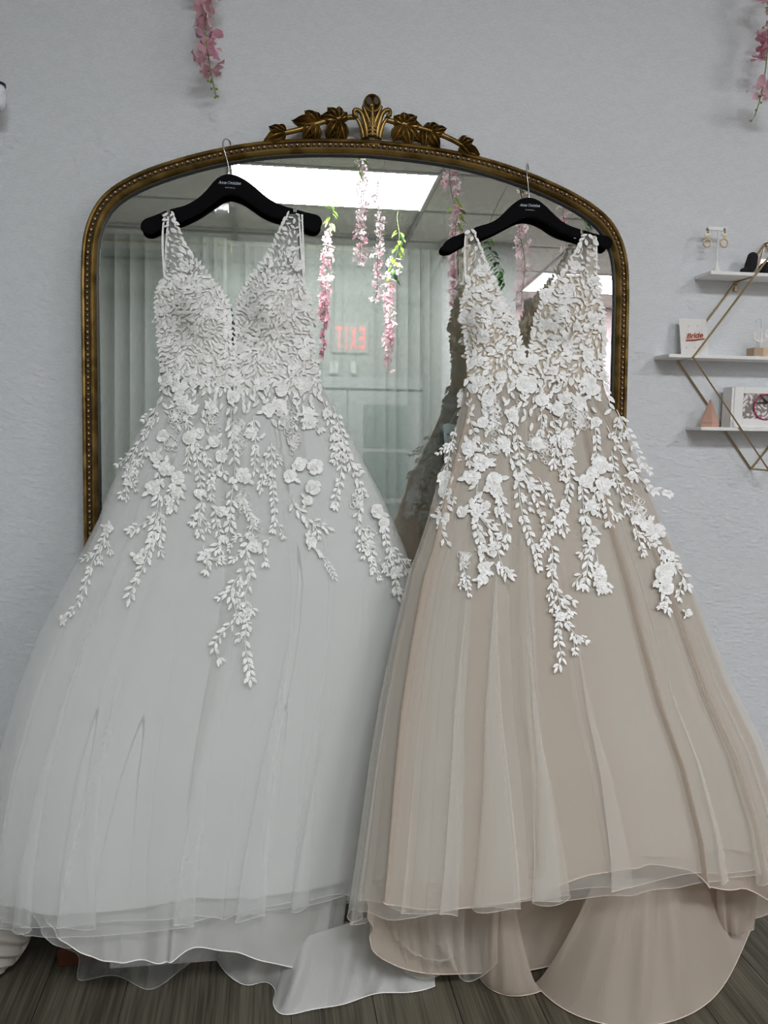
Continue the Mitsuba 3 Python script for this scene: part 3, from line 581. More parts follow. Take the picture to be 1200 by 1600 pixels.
sprB = [([(729, 640), (733, 655), (741, 680)], (13, 8)), ([(726, 690), (736, 705), (751, 722)], (14, 8)), ([(724, 798), (735, 790), (745, 778)], (13, 8)), ([(748, 745), (743, 779), (751, 810), (766, 829), (774, 848), (793, 896)], (15, 7)), ([(751, 800), (747, 841), (756, 870), (754, 902)], (13, 8)), ([(774, 764), (786, 795), (791, 848)], (12, 7)), ([(740, 858), (763, 860), (778, 840)], (12, 5)), ([(772, 880), (782, 890), (796, 896)], (11, 6)),
        ([(697, 725), (694, 768), (696, 791), (690, 815), (697, 844)], (12, 7)), ([(712, 668), (703, 700), (698, 728)], (9, 5)),
        ([(789, 705), (805, 733), (812, 787), (820, 818), (832, 848), (839, 883)], (12, 7)), ([(812, 720), (828, 756), (843, 795), (855, 833)], (11, 7)), ([(840, 745), (855, 772), (870, 814)], (11, 7)), ([(795, 640), (806, 680), (812, 722)], (12, 6)), ([(768, 630), (775, 665), (790, 700)], (11, 6)),
        ([(885, 660), (887, 722), (889, 749), (881, 787), (878, 829)], (12, 7)), ([(862, 650), (868, 690), (862, 725)], (11, 6)), ([(845, 640), (842, 680), (830, 712)], (11, 6)),
        ([(922, 760), (924, 787), (916, 810), (927, 833), (920, 864), (916, 887), (912, 910)], (15, 7)), ([(935, 750), (945, 780), (950, 812)], (13, 7)), ([(930, 862), (935, 890), (938, 915)], (13, 8)), ([(908, 745), (910, 790), (914, 830)], (12, 6)),
        ([(947, 665), (966, 703), (993, 741), (1016, 764)], (12, 7)), ([(954, 705), (966, 764), (977, 795)], (10, 5)), ([(962, 640), (985, 687), (1000, 722)], (11, 6)),
        ([(1005, 800), (1023, 848), (1042, 871), (1060, 893), (1073, 915)], (12, 7)), ([(1035, 900), (1036, 925), (1042, 952)], (12, 6)), ([(985, 800), (995, 835), (1003, 862)], (9, 5)),
        ([(850, 838), (862, 879), (862, 906), (870, 929), (874, 963), (870, 994), (874, 1013), (870, 1040)], (12, 6)), ([(870, 925), (880, 932), (892, 937)], (11, 6)), ([(876, 965), (888, 978), (900, 996)], (11, 6)), ([(718, 871), (724, 890), (730, 925)], (8, 5)), ([(925, 650), (930, 690), (928, 722)], (12, 6))]
bloB = [(732, 700, 13), (751, 722, 14), (736, 745, 14), (770, 749, 15), (774, 766, 12), (757, 790, 9), (755, 887, 11), (752, 903, 10), (694, 768, 13), (697, 745, 11), (690, 810, 12), (812, 745, 8), (828, 760, 7), (885, 722, 9), (880, 790, 8), (935, 726, 14), (924, 737, 12), (914, 752, 13), (939, 757, 13), (921, 790, 10), (925, 845, 10), (935, 898, 12), (937, 916, 9), (1027, 829, 12), (1012, 822, 11), (1035, 896, 16), (1040, 916, 13), (1035, 944, 8), (1045, 868, 9), (874, 963, 8), (862, 885, 7), (1073, 957, 7), (985, 742, 8), (743, 800, 10), (818, 600, 14), (870, 640, 12), (905, 630, 12), (760, 625, 12), (845, 625, 12), (720, 800, 10)]
veilB = [(731, 592), (940, 592), (965, 650), (975, 690), (935, 690), (895, 720), (865, 690), (840, 720), (800, 700), (760, 680), (735, 690), (722, 650)]
cordB = [(770, 640, 14), (765, 665, 12), (900, 645, 14), (905, 660, 10), (835, 690, 12), (770, 700, 8), (992, 795, 12), (1000, 812, 8), (800, 640, 8), (885, 690, 8), (724, 872, 8), (850, 700, 10)]
hemsW = (hem(HZ(1476, -.41), HZ(1455, -.24), HZ(1468, -.25), .005, 1, HZ(1368, -.33), 5), hem(HZ(1395, -.42), .25, HZ(1405, -.25), .004, 2, HZ(1350, -.33)), hem(HZ(1412, -.43), .22, HZ(1430, -.25), .007, 3, HZ(1395, -.34)), hem(HZ(1426, -.44), .2, HZ(1430, -.25), .006, 4, HZ(1400, -.34)))
hemsB = (hem(HZ(1392, -.57), .02, HZ(1425, -.37), .004, 5, HZ(1380, -.47), 4), hem(HZ(1385, -.57), .25, HZ(1405, -.37), .007, 6, HZ(1372, -.47)), hem(HZ(1424, -.58), .22, HZ(1430, -.37), .006, 7, HZ(1405, -.47)), hem(HZ(1434, -.58), .2, HZ(1436, -.37), .006, 8, HZ(1418, -.47)))
WHITE['tapes'] = [[(257, 338, -.10), (254, 380, -.10), (256, 420, -.105), (259, 458, -.11)], [(263, 338, -.10), (260, 380, -.10), (258, 425, -.098), (257, 458, -.105)], [(467, 335, -.10), (470, 380, -.10), (474, 430, -.105), (477, 462, -.11)], [(472, 335, -.10), (474, 390, -.10), (477, 460, -.105)]]
CHAMP['back_sprigs'] = [([(733, 598), (727, 640), (717, 690), (706, 740)], [(728, 620, 12), (716, 690, 12)]), ([(746, 605), (742, 660), (733, 720), (722, 770)], [(742, 650, 13), (734, 715, 11)]), ([(716, 680), (703, 735), (690, 790), (684, 815)], [(704, 735, 11), (690, 785, 12)]), ([(762, 610), (760, 680), (752, 750)], [(760, 660, 13), (756, 710, 12)]), ([(725, 740), (715, 790), (708, 830)], [(716, 785, 12)])]
CHAMP['tapes'] = [[(728, 366, -.10), (726, 400, -.10), (728, 440, -.105), (730, 470, -.11)], [(931, 370, -.10), (932, 410, -.10), (932, 450, -.105), (934, 475, -.11)], [(927, 370, -.10), (929, 420, -.098), (931, 470, -.105)]]
gw, ztw = build_gown('white_gown', 'white lace and tulle ball gown on a black hanger in front of the mirror', GW, WHITE, panW, bakW, 600, sprW, bloW, veilW, cordW, hemsW, 13, 11, lambda v: .985 - .23 * v)
gb, ztb = build_gown('champagne_gown', 'champagne tulle ball gown with white leaf lace on a black hanger', GB, CHAMP, panB, bakB, 597, sprB, bloB, veilB, cordB, hemsB, 15, 23, lambda v: .985 - .05 * v)
def train(G, M, what, label=None, **k):
    V, F, (m, n) = drape(**k); t = part(G, what, ply((V, F), M[what if what in M else 'lining'], smooth=True), label)
    part(t, 'edge', ply(tube(V.reshape(m, n, 3)[-1], 0.0014 if 'tulle' not in what else .0007, 5), M['hem'] if 'tulle' not in what else M['tulle_edge'], smooth=True))
train(gw, WHITE, 'train', top=[(345, 1476), (450, 1475), (560, 1440), (680, 1400)], bottom=[(338, 1497), (350, 1516), (365, 1530), (390, 1539), (418, 1535), (430, 1548), (427, 1566), (432, 1579), (480, 1579), (540, 1568), (590, 1552), (620, 1551), (650, 1549), (680, 1540)], ytop=[-.27, -.33, -.33, -.31], fold=.018, k=5, seed=3, n=120)
WHITE['tulle_train'] = WHITE['tulle']; CHAMP['tulle_train'] = CHAMP['tulle']
train(gw, WHITE, 'tulle_train', top=[(78, 1424), (150, 1440), (250, 1475), (320, 1485)], bottom=[(88, 1466), (100, 1480), (122, 1492), (121, 1528), (175, 1524), (232, 1546), (262, 1532), (312, 1500)], ytop=[-.24, -.28], fold=.02, k=6, seed=5, n=120)
train(gw, WHITE, 'tulle_train', top=[(585, 1400), (630, 1410), (676, 1420)], bottom=[(560, 1500), (590, 1520), (620, 1530), (650, 1525), (676, 1500)], ytop=[-.31, -.30], fold=.03, k=4, seed=8, n=90)
train(gb, CHAMP, 'tulle_train', top=[(640, 1400), (700, 1405), (782, 1405)], bottom=[(690, 1470), (712, 1510), (727, 1533), (748, 1528), (779, 1500)], ytop=[-.44, -.46], fold=.015, k=4, seed=9, n=90, ylim=-.40)
train(gb, CHAMP, 'tulle_train', top=[(562, 1390), (620, 1395), (700, 1400)], bottom=[(596, 1478), (620, 1505), (655, 1528), (690, 1522), (716, 1490)], ytop=[-.43, -.44], fold=.025, k=5, seed=12, n=90, ylim=-.36)
train(gb, CHAMP, 'tulle_train', top=[(600, 1390), (660, 1395), (730, 1400)], bottom=[(618, 1455), (650, 1490), (690, 1500), (725, 1478)], ytop=[-.46, -.46], fold=.02, k=4, seed=15, n=90, ylim=-.41)
train(gb, CHAMP, 'train', top=[(768, 1380), (800, 1385)], bottom=[(750, 1528), (778, 1551), (820, 1555), (846, 1548)], ytop=[-.46, -.42], fold=.008, k=2, seed=2, n=60)
train(gb, CHAMP, 'train', 'wide satin train spread on the floor', top=[(930, 1375), (985, 1375), (1060, 1375), (1125, 1370)], bottom=[(836, 1536), (858, 1560), (905, 1588), (960, 1602), (1010, 1603), (1060, 1592), (1110, 1563), (1145, 1515), (1172, 1455)], ytop=[-.46, -.46, -.42, -.34], fold=.014, k=4, seed=4, n=130, sag=.2)
train(gb, CHAMP, 'train', 'folded satin corner', top=[(1120, 1385), (1185, 1380)], bottom=[(1128, 1450), (1150, 1462), (1178, 1452)], ytop=[-.40, -.34], fold=.01, k=2, seed=6, n=50, ylim=-.34)

# ---------------------------------------------------------------- hangers
def hanger(name, label, outline, hook, text_at, slots, yh):
    K = thing(name, label, 'hanger')
    P = np.array([at(a, b, yh)[[0, 2]] for a, b in outline]); sp = smooth_curve(np.vstack([P, P[:1]]), 160)[:-1]
    poly = Polygon(sp).buffer(0)
    for (a, b, c, d) in slots:
        q = [at(a, b, yh)[[0, 2]], at(c, b - .0, yh)[[0, 2]], at(c, d, yh)[[0, 2]], at(a, d, yh)[[0, 2]]]; poly = poly.difference(Polygon(q))
    if poly.geom_type != 'Polygon': poly = max(poly.geoms, key=lambda g_: g_.area)
    ms = []
    for off, dep in ((0, .008), (.0012, .0105), (.003, .012)):
        g_ = poly.buffer(-off); g_ = max(getattr(g_, 'geoms', [g_]), key=lambda q: q.area); m = extrude_poly(g_, dep); v = np.array(m.vertices)
        ms.append((np.stack([v[:, 0], yh - v[:, 2] + dep / 2, v[:, 1]], 1), np.array(m.faces)[:, ::-1]))
    part(K, 'arms', ply(cat(ms), M_VELVET))
    hp = smooth_curve([at(*q) for q in hook], 50); part(K, 'hook', ply(tube(hp, .0016, 8), M_STEEL, smooth=True))
    part(K, 'collar', ply(tube([hp[0] - [0, 0, .004], hp[0] + [0, 0, .004]], .0035, 10), M_STEEL))
    tm = meshkit.text_mesh('Anna Christine', .0062, .0004); tv = np.array(tm.vertices)
    tv[:, 0] += tv[:, 1] * .35; w = np.ptp(tv[:, 0]); s_ = .049 / w; tv[:, 0] = (tv[:, 0] - tv[:, 0].min()) * s_ - .0245
    c = at(*text_at, yh - .0066)
    part(K, 'lettering', ply((np.stack([c[0] + tv[:, 0], c[1] - tv[:, 2], c[2] + tv[:, 1]], 1), np.array(tm.faces)), M_INK), 'silver script lettering')
    tm = meshkit.text_mesh('B R I D A L', .0022, .0004); tv = np.array(tm.vertices); tv[:, 0] -= tv[:, 0].mean(); tv[:, 0] *= .022 / np.ptp(tv[:, 0])
    part(K, 'small_lettering', ply((np.stack([c[0] + tv[:, 0], c[1] - tv[:, 2], c[2] - .0085 + tv[:, 1]], 1), np.array(tm.faces)), M_INK))
YH = -.083
hanger('clothes_hanger', 'black velvet bridal hanger holding the white gown', [(220, 353), (224, 345), (240, 338), (262, 329), (285, 323), (307, 312), (327, 293), (340, 279), (357, 273), (374, 277), (397, 292), (420, 311), (445, 323), (463, 328), (485, 334), (499, 339), (503, 348), (496, 360), (473, 355), (453, 347), (430, 340), (413, 333), (387, 315), (370, 306), (357, 304), (340, 312), (313, 331), (280, 347), (253, 357), (230, 365), (222, 361)],
       [(357, 274, -.083), (357, 262, -.083), (353, 244, -.085), (348.5, 228, -.083), (349, 220, -.072), (354, 217, -.055), (359, 222, -.035), (361, 232, -.03)], (359, 288), [(260, 320, 266, 334), (458, 318, 464, 332)], YH)
hanger('clothes_hanger', 'black velvet bridal hanger holding the champagne gown', [(691, 385), (698, 376), (725, 364), (739, 357), (771, 346), (790, 330), (804, 317), (818, 310), (834, 311), (850, 321), (872, 342), (889, 353), (914, 361), (935, 367), (951, 371), (956, 379), (953, 388), (936, 384), (919, 377), (900, 371), (872, 361), (856, 350), (840, 342), (823, 340), (804, 347), (784, 358), (749, 373), (721, 384), (699, 393), (693, 391)],
       [(826, 311, -.083), (826, 300, -.083), (824.5, 284, -.085), (823, 270, -.083), (822.5, 261, -.072), (823.5, 256, -.055), (825, 259, -.035), (825.5, 266, -.03)], (828, 323), [(735, 350, 741, 362), (906, 350, 912, 366)], YH)

# ---------------------------------------------------------------- wall shelf with its things
SD = .08
SH = thing('wall_shelf', 'white three-board wall shelf hung in a brass diamond frame right of the mirror', 'shelf')
V1, V2, V0 = at(1058.3, 562, -.004), at(1173.5, 732.5, -.004), at(1150.7, 440, -.004)
slope = (V2[2] - V1[2]) / (V2[0] - V1[0]); up_ = V0 - V1; topz = 2 * V1[2] - V2[2] + .0; Vt = V1 + up_ * ((V2[0] - V1[0]) / up_[0]); mirx = V2[0]
def mirrored(p): return np.array([2 * mirx - p[0], p[1], p[2]])
fr = np.array([0, -SD, 0])
def bar(a, b, r=.0026): part(SH, 'bar', ply(tube([a, b], r, 4), M_BRASS))
for o in (np.zeros(3), fr):
    for a, b in ((V1, Vt), (V1, V2), (mirrored(V1), Vt), (mirrored(V1), V2)): bar(a + o, b + o)
for p in (V1, V2, V0, Vt, mirrored(V1), mirrored(V0)): bar(p, p + fr)
for x0, py, th in ((1084.6, 437, .009), (1022, 562, .009), (1071, 672, .009)):
    p = at(x0, py, 0); part(SH, 'board', ply(box(p[0], 2 * mirx - p[0], -SD, -.001, p[2], p[2] + th, .0012), M_WHITE))
tb = V0 + [0, -.002, -.012]
part(SH, 'bracket', ply(trimesh.util.concatenate([box(tb[0] - .006, tb[0] + .006, -.006, -.001, tb[2] - .014, tb[2] + .012, .002)]), M_BRASS)); part(SH, 'screw', ply(move(trimesh.creation.icosphere(2, .0028), tb + [0, -.004, .004]), M_STEEL, smooth=True))
zb = [at(1084.6, 437, 0)[2] + .009, at(1022, 562, 0)[2] + .009, at(1071, 672, 0)[2] + .009]
yi = -.045
c = at(1119, 424, yi); M_EAR = prin('ear_gold', (.62, .45, .22), .3, .8); M_GREYM = prin('grey_metal', (.25, .25, .26), .4, .6)
ST = thing('earring_stand', 'slim white T-shaped earring stand on the top wall shelf', 'jewellery stand')
ztop = at(1119, 357, yi)[2]
part(ST, 'base', ply(move(lathe([(0, 0), (.0125, 0), (.0125, .003), (.007, .012), (.003, .022), (.0022, .03), (0, .03)], 24), [c[0], yi, zb[0]]), M_WHITE, smooth=40))
part(ST, 'pole', ply(tube([[c[0], yi, zb[0] + .02], [c[0], yi, ztop]], .0019, 8), M_WHITE, smooth=True))
x0, x1 = at(1105, 357, yi)[0], at(1136, 357, yi)[0]
part(ST, 'crossbar', ply(box(x0, x1, yi - .003, yi + .003, ztop - .006, ztop + .004, .0015), M_WHITE))
for k, px in enumerate((1105, 1131.5)):
    e = thing('earring', f'gold hoop drop earring on the {"left" if k == 0 else "right"} end of the white stand', 'earring', 'gold hoop earrings on the stand'); p = at(px, 380, yi - .006)
    g = np.linspace(0, 2 * np.pi, 40)[:-1]; R = .0098
    part(e, 'hoop', ply(tube(np.stack([p[0] + R * np.cos(g), np.full(39, p[1]), p[2] + R * np.sin(g)], 1), .0017, 8, closed=True), M_EAR, smooth=True))
    part(e, 'bar', ply(cat([box(p[0] - .008, p[0] + .008, p[1] - .0012, p[1] + .0012, p[2] + z, p[2] + z + .0022, .0005) for z in (.0175, .0212)]), M_EAR))
    part(e, 'link', ply(tube([p + [-.005, 0, .0175], p + [0, 0, .0100], p + [.002, 0, .0175]], .0008, 5), M_EAR))
    part(e, 'stud', ply(cat([tube([p + [.0005, 0, .023], p + [.001, 0, .031], p + [.001, .003, .0335]], .0009, 5), move(trimesh.creation.icosphere(2, .0022), p + [.0007, 0, .0265])]), M_GREYM))
    part(e, 'backing', ply(move(trimesh.creation.icosphere(2, .0036), p + [.001, .004, .0338]), M_GREYM, smooth=True))
def blob(pts):
    import manifold3d as mf
    m = mf.Manifold()
    for a, ra, b, rb in pts: m += mf.Manifold.batch_hull([mf.Manifold.sphere(ra, 20).translate(list(map(float, a))), mf.Manifold.sphere(rb, 20).translate(list(map(float, b)))])
    m = m.refine_to_length(.004).to_mesh(); t = trimesh.Trimesh(m.vert_properties[:, :3], m.tri_verts); trimesh.smoothing.filter_taubin(t, iterations=12); return t
def sp(px, py, y): return at(px, py, y)
M_VEL2 = prin('velvet_display', (.008, .008, .01), .9, sheen=.3)
m = blob([(sp(1176, 402, -.045), .0130, sp(1173, 414, -.045), .0145), (sp(1173, 414, -.045), .0145, sp(1171, 420, -.045), .013), (sp(1160, 423, -.045), .006, sp(1170, 421, -.045), .010), (sp(1197, 420, -.04), .0175, sp(1210, 420, -.04), .0175)])
m.apply_translation([0, 0, zb[0] + .0002 - m.vertices[:, 2].min()])
thing('velvet_display', 'black velvet jewellery display with rounded lobes on the top shelf', 'jewellery display', shape=ply(m, M_VEL2, smooth=True))
GBX = thing('glass_box', 'brass-edged faceted glass box behind the black velvet display', 'glass box')
a0 = at(1196, 424, -.03); A = np.array([at(1179, 404, -.028), at(1194, 387, -.03), at(1212, 392, -.03), at(1205, 409, -.035)])
bz = zb[0]; bot = np.array([[a0[0] - .02, -.024, bz], [a0[0] + .03, -.024, bz], [a0[0] + .03, -.008, bz], [a0[0] - .02, -.008, bz]]) + [0, 0, .0015]
apx = at(1194, 387, -.016); apx2 = apx + [.035, 0, 0]
M_GLASS = mat('thin_glass', {'type': 'thindielectric'})
for a_, b_ in ((bot[0], bot[1]), (bot[1], bot[2]), (bot[2], bot[3]), (bot[3], bot[0]), (bot[0], apx), (bot[3], apx), (bot[1], apx2), (bot[2], apx2), (apx, apx2)): part(GBX, 'edge', ply(tube([a_, b_], .0013, 5), M_BRASS))
for q in ((bot[0], bot[1], apx2, apx), (bot[3], bot[2], apx2, apx)): part(GBX, 'pane', ply((np.array(q), np.array([[0, 1, 2], [0, 2, 3]])), M_GLASS))
part(GBX, 'pane', ply((np.array([bot[0], bot[3], apx]), np.array([[0, 1, 2]])), M_GLASS))
# card with a word pin
M_CARD = diffuse('card', (.74, .72, .70)); M_RUST = diffuse('rust', (.30, .08, .05)); M_PEACH = diffuse('peach', (.76, .56, .48)); M_DOT = diffuse('card_dot', (.6, .6, .62))
CD = thing('pin_card', 'white backing card with a Bride pin standing on the middle shelf', 'card')
p0, p1 = at(1062, 555, -.04), at(1105, 555, -.04); hgt = at(1083, 497, -.04)[2] - zb[1]
def on_card(u, v, d=0.0): # u across 0..1, v up 0..1
    return np.stack(np.broadcast_arrays(p0[0] + (p1[0] - p0[0]) * np.asarray(u, float), -.048 + .022 * np.asarray(v, float) - np.asarray(d), zb[1] + hgt * np.asarray(v, float)), -1)
cv = np.vstack([on_card([0, 1, 1, 0], [0, 0, 1, 1]), on_card([0, 1, 1, 0], [0, 0, 1, 1]) + [0, .0008, 0]])
part(CD, 'card', ply((cv, np.array([[0, 1, 2, 3], [7, 6, 5, 4], [0, 4, 5, 1], [1, 5, 6, 2], [2, 6, 7, 3], [3, 7, 4, 0]])), M_CARD))
def word(text, u0, u1, vbase, hfrac, slope_, d, m, bold=False, grow=0):
    tm = meshkit.text_mesh(text, 1.0, 1.0, bold); v = np.array(tm.vertices); v[:, 0] += v[:, 1] * .25; v[:, 0] = (v[:, 0] - v[:, 0].min()) / np.ptp(v[:, 0])
    return part(CD, m[0], ply((on_card(u0 + (u1 - u0) * v[:, 0], vbase + hfrac * v[:, 1] + slope_ * v[:, 0], d + .001 * v[:, 2]), np.array(tm.faces)), m[1]))
g_ = Polygon([(0.21, .44), (.55, .45), (.85, .485), (.84, .56), (.70, .60), (.5, .575), (.24, .585)]).buffer(.01); gm = extrude_poly(g_, 1.0); gv = np.array(gm.vertices)
part(CD, 'pin', ply((on_card(gv[:, 0], gv[:, 1], .001 + .001 * gv[:, 2]), np.array(gm.faces)), M_PEACH), 'peach enamel pin')
word('Bride', .23, .82, .46, .125, .04, .0022, ('word', M_RUST), True)
g_ = Polygon([(.18, .385), (.52, .40), (.60, .42), (.88, .45), (.88, .475), (.6, .45), (.52, .43), (.2, .415)]); gm = extrude_poly(g_, 1.0); gv = np.array(gm.vertices)
part(CD, 'underline', ply((on_card(gv[:, 0], gv[:, 1], .002 + .001 * gv[:, 2]), np.array(gm.faces)), M_RUST))
for u, v in ((.32, .8), (.66, .8), (.2, .21), (.52, .21)):
    g_ = Polygon([(u + .045 * math.cos(t), v + .03 * math.sin(t)) for t in np.linspace(0, 6.28, 12)[:-1]]); gm = extrude_poly(g_, 1.0); gv = np.array(gm.vertices)
    part(CD, 'dot', ply((on_card(gv[:, 0], gv[:, 1], .0003 * gv[:, 2]), np.array(gm.faces)), M_DOT))
# wooden block and crystal earrings
M_PINE = prin('pine', (.60, .45, .30), .6); M_PINED = prin('pine_end', (.40, .29, .20), .6); M_CRYS = mat('crystal', {'type': 'principled', 'base_color': rgb(.9, .85, .8), 'roughness': .1, 'specular': .9, 'clearcoat': 1.0})
q0, q1 = at(1176, 555, -.06), at(1190, 555, -.06); hb = at(1176, 543, -.06)[2] - zb[1]
WB = thing('wood_block', 'small pale wooden block on the middle shelf under the crystal earrings', 'wooden block')
part(WB, 'body', ply(box(q1[0], q1[0] + .07, -.066, -.03, zb[1], zb[1] + hb, .001), M_PINE)); part(WB, 'end_piece', ply(box(q0[0], q1[0], -.066, -.03, zb[1], zb[1] + hb, .001), M_PINED), 'darker end grain')
for k, (bx, by, ty) in enumerate(((1187, 534, 498), (1206, 530, 489))):
    e = thing('earring', ('crystal drop earring with a wire hook above the wooden block, nearer the card', 'crystal drop earring above the wooden block, at the edge of the photo')[k], 'earring', 'crystal earrings on the wooden block'); ye = -.05
    hk = np.array([at(bx - 5, ty + 6, ye), at(bx - 4, ty + 1, ye), at(bx, ty, ye), at(bx + 3, ty + 4, ye), at(bx + 2, ty + 10, ye), at(bx + 3, ty + 14, ye)])
    part(e, 'hook', ply(tube(smooth_curve(hk, 20), .0006, 5), M_STEEL, smooth=True))
    rg = np.random.default_rng(k + 3)
    th = np.linspace(-.6, 3.7, 15)
    for t in th:
        cc = at(bx + 9 * math.cos(t), by - 8 + 9 * math.sin(t) * .9, ye)
        if cc[2] < zb[1] + hb + .003: cc[2] = zb[1] + hb + .003
        part(e, 'crystal', ply(move(trimesh.creation.icosphere(1, .0021 + .0008 * rg.random()), cc), M_CRYS))
    part(e, 'drop', ply(tube([hk[-1], at(bx + 3, by - 12, ye), [at(bx + 3, by - 12, ye)[0], ye, zb[1] + hb + .001]], .0011, 5), M_CRYS))
# copper pyramid
M_COP = prin('copper_pink', (.66, .40, .31), .38, .35)
PY_ = thing('pyramid_box', 'faceted copper-pink pyramid box on the lowest shelf', 'ornament'); c = at(1108, 665, -.045); R = .0245; hz = at(1108, 625, -.045)[2] - zb[2]
ang = np.arange(6) * np.pi / 3 + .3; ring = np.stack([np.cos(ang), np.sin(ang)], 1) * R
def pring(z, s): return np.c_[ring * s + [c[0], -.045], np.full(6, z)]
part(PY_, 'base', ply(trimesh.convex.convex_hull(np.vstack([pring(zb[2], .93), pring(zb[2] + .0105, 1)])), M_COP))
part(PY_, 'lid', ply(trimesh.convex.convex_hull(np.vstack([pring(zb[2] + .0115, 1), pring(zb[2] + hz, .10)])), M_COP))
# white shadow-box clock
def damask(p, n, uv):
    x, z = p.x * 240, p.z * 240
    a = dr.sin(x + 2.2 * dr.sin(z * .7)) * dr.sin(z + 2.0 * dr.sin(x * .8)); b = mikit.noise(x * 1.3, z * 1.3)
    return mikit.mix((.26, .23, .22), (.72, .68, .66), mikit.smoothstep(.05, .3, a + (b - .5) * .7))
M_DAM = mat('damask', two({'type': 'diffuse', 'reflectance': mikit.proc(damask)})); M_RASP = prin('raspberry', (.36, .03, .10), .35); M_DARK = prin('dark_hand', (.02, .008, .01), .5)
CK = thing('box_clock', 'white box-framed clock with a damask dial and raspberry ring on the lowest shelf', 'clock')
e0 = at(1145, 667, -.066); e1 = e0[0] + .145; zt_ = at(1145, 604, -.066)[2]; yF, yB = -.066, -.022
pe = at(1137, 667, -.04)[0]
fx0, fx1, fz0, fz1 = at(1160, 654, yF)[0], e1 - .02, at(1163, 654, yF)[2], at(1163, 615, yF)[2]
part(CK, 'frame', ply(cat([box(e0[0], fx0, yF, yB, zb[2], zt_, .001), box(fx1, e1, yF, yB, zb[2], zt_, .001), box(fx0, fx1, yF, yB, zb[2], fz0, .001), box(fx0, fx1, yF, yB, fz1, zt_, .001)]), M_WHITE))
part(CK, 'back_panel', ply(box(e0[0] - .0005 - .006, e0[0], yF + .002, yB, zb[2], zt_ - .001, .0005), M_WHITE))
part(CK, 'dial', ply(box(fx0 - .002, fx1 + .002, yF + .003, yB, fz0 - .002, fz1 + .002), M_DAM), 'grey damask dial')
ck = at(1196.5, 636, yF - .001); rr = .0318; g = np.linspace(0, 2 * np.pi, 60)[:-1]
part(CK, 'ring', ply(tube(np.stack([ck[0] + rr * np.cos(g), np.full(59, yF - .001), ck[2] + rr * np.sin(g)], 1), .0019, 8, closed=True), M_RASP, smooth=True))
hc_ = at(1198, 628.5, yF - .003)
for (px, py, w) in ((1181, 629, .0014), (1187.5, 617, .0018)): part(CK, 'hand', ply(tube([hc_, at(px, py, yF - .003)], [w * 1.3, w * .6], 6), M_DARK))
part(CK, 'hub', ply(move(trimesh.creation.icosphere(2, .0036), hc_), M_DARK, smooth=True))

# ---------------------------------------------------------------- left edge and floor things
SC = thing('glass_wall_light', 'clear glass wall light on the wall at the upper left edge of the photo', 'wall light')
c = at(-7, 148, -.07); M_DKB = prin('dark_bronze', (.03, .03, .05), .35, .7)
cup = [(0, -.030), (.012, -.030), (.018, -.022), (.0205, -.008), (.0195, .012), (.0185, .020), (.0165, .020), (.0175, .010), (.0185, -.008), (.016, -.020), (.010, -.027), (0, -.027)]
part(SC, 'cup', ply(move(lathe(cup, 36), c), prin('frosted_glass', (.72, .74, .78), .12, specular=.8), smooth=True))
part(SC, 'rim_ring', ply(move(lathe([(.0175, .018), (.0215, .018), (.0215, .023), (.0175, .023), (.0175, .018)], 36), c), M_DKB))
part(SC, 'arm', ply(tube([c + [0, 0, .02], c + [0, .02, .03], [c[0] - .012, -.004, c[2] + .03]], .004, 8), M_DKB)); part(SC, 'back_plate', ply(move(lathe([(0, 0), (.012, 0), (.012, .006), (0, .007)], 28) , [c[0] - .012, -.0005, c[2] + .03], rot([1, 0, 0], math.pi / 2)), M_DKB, smooth=30))
# ribbed pouf
M_POUF = diffuse('pouf', (.50, .47, .43)); M_PIPE = diffuse('pouf_piping', (.62, .59, .54))
pc = atz(-52, 1530, 0); pc = np.array([pc[0], pc[1] + .02, .145]); RX, RZ = .140, .145
PF = thing('round_pouf', 'ribbed cream-grey round pouf on the floor at the left edge', 'pouf')
th = np.linspace(0, np.pi, 160)[:, None]; ph = np.linspace(0, 2 * np.pi, 160, endpoint=False)[None]
def pouf_pt(th, ph, d=0.0):
    s = np.abs(np.sin(th)) ** .75; x = (RX + d) * s * np.cos(ph); y = (RX * .8 + d) * s * np.sin(ph); z = (RZ + d) * np.sign(np.cos(th)) * np.abs(np.cos(th)) ** .85
    return np.stack(np.broadcast_arrays(pc[0] + x, pc[1] + y, pc[2] + z), -1)
u_ = ((ph + np.pi / 2 - .55 + np.pi) % (2 * np.pi / 4)) - np.pi / 4
rib = .0038 * np.cos((th * 26 + np.abs(u_) * 13))
part(PF, 'cover', ply((pouf_pt(th, ph, rib).reshape(-1, 3), grid_faces(160, 160, True)), M_POUF, smooth=True))
for k in range(4):
    a = -np.pi / 2 + .55 - .0 + k * np.pi / 2 + np.pi / 4 * 0; t = np.linspace(.1, 3.0, 40); part(PF, 'piping', ply(tube(pouf_pt(t, np.full(40, -np.pi / 2 + .55 + k * np.pi / 2 ), .003), .0042, 6), M_PIPE, smooth=True))
CU = thing('pink_cushion', 'pale pink cushion lying on top of the ribbed pouf', 'cushion'); pq = at(-30, 1232, -.13)
V = trimesh.creation.icosphere(4).vertices; pw = np.sign(V) * np.abs(V) ** .7
part(CU, 'cover', ply((pw * [.075, .06, .032] + [at(14, 1230, pc[1])[0] - .075, pc[1], 2 * RZ + .037], trimesh.creation.icosphere(4).faces), diffuse('pink_cloth', (.62, .46, .42)), smooth=True))
b0 = at(172, 1513, -.183); b1 = at(345, 1496, -.183)
WBD = thing('white_board', 'plain white board standing on edge on the floor beneath the white gown', 'board', shape=ply(box(b0[0], b1[0] + .02, -.186, -.180, 0, .10, .0008), M_WHITE))
TG = thing('hang_tag', 'grey-green hang tag at the left hip of the champagne gown', 'tag'); M_TAG = diffuse('tag', (.33, .40, .39)); 
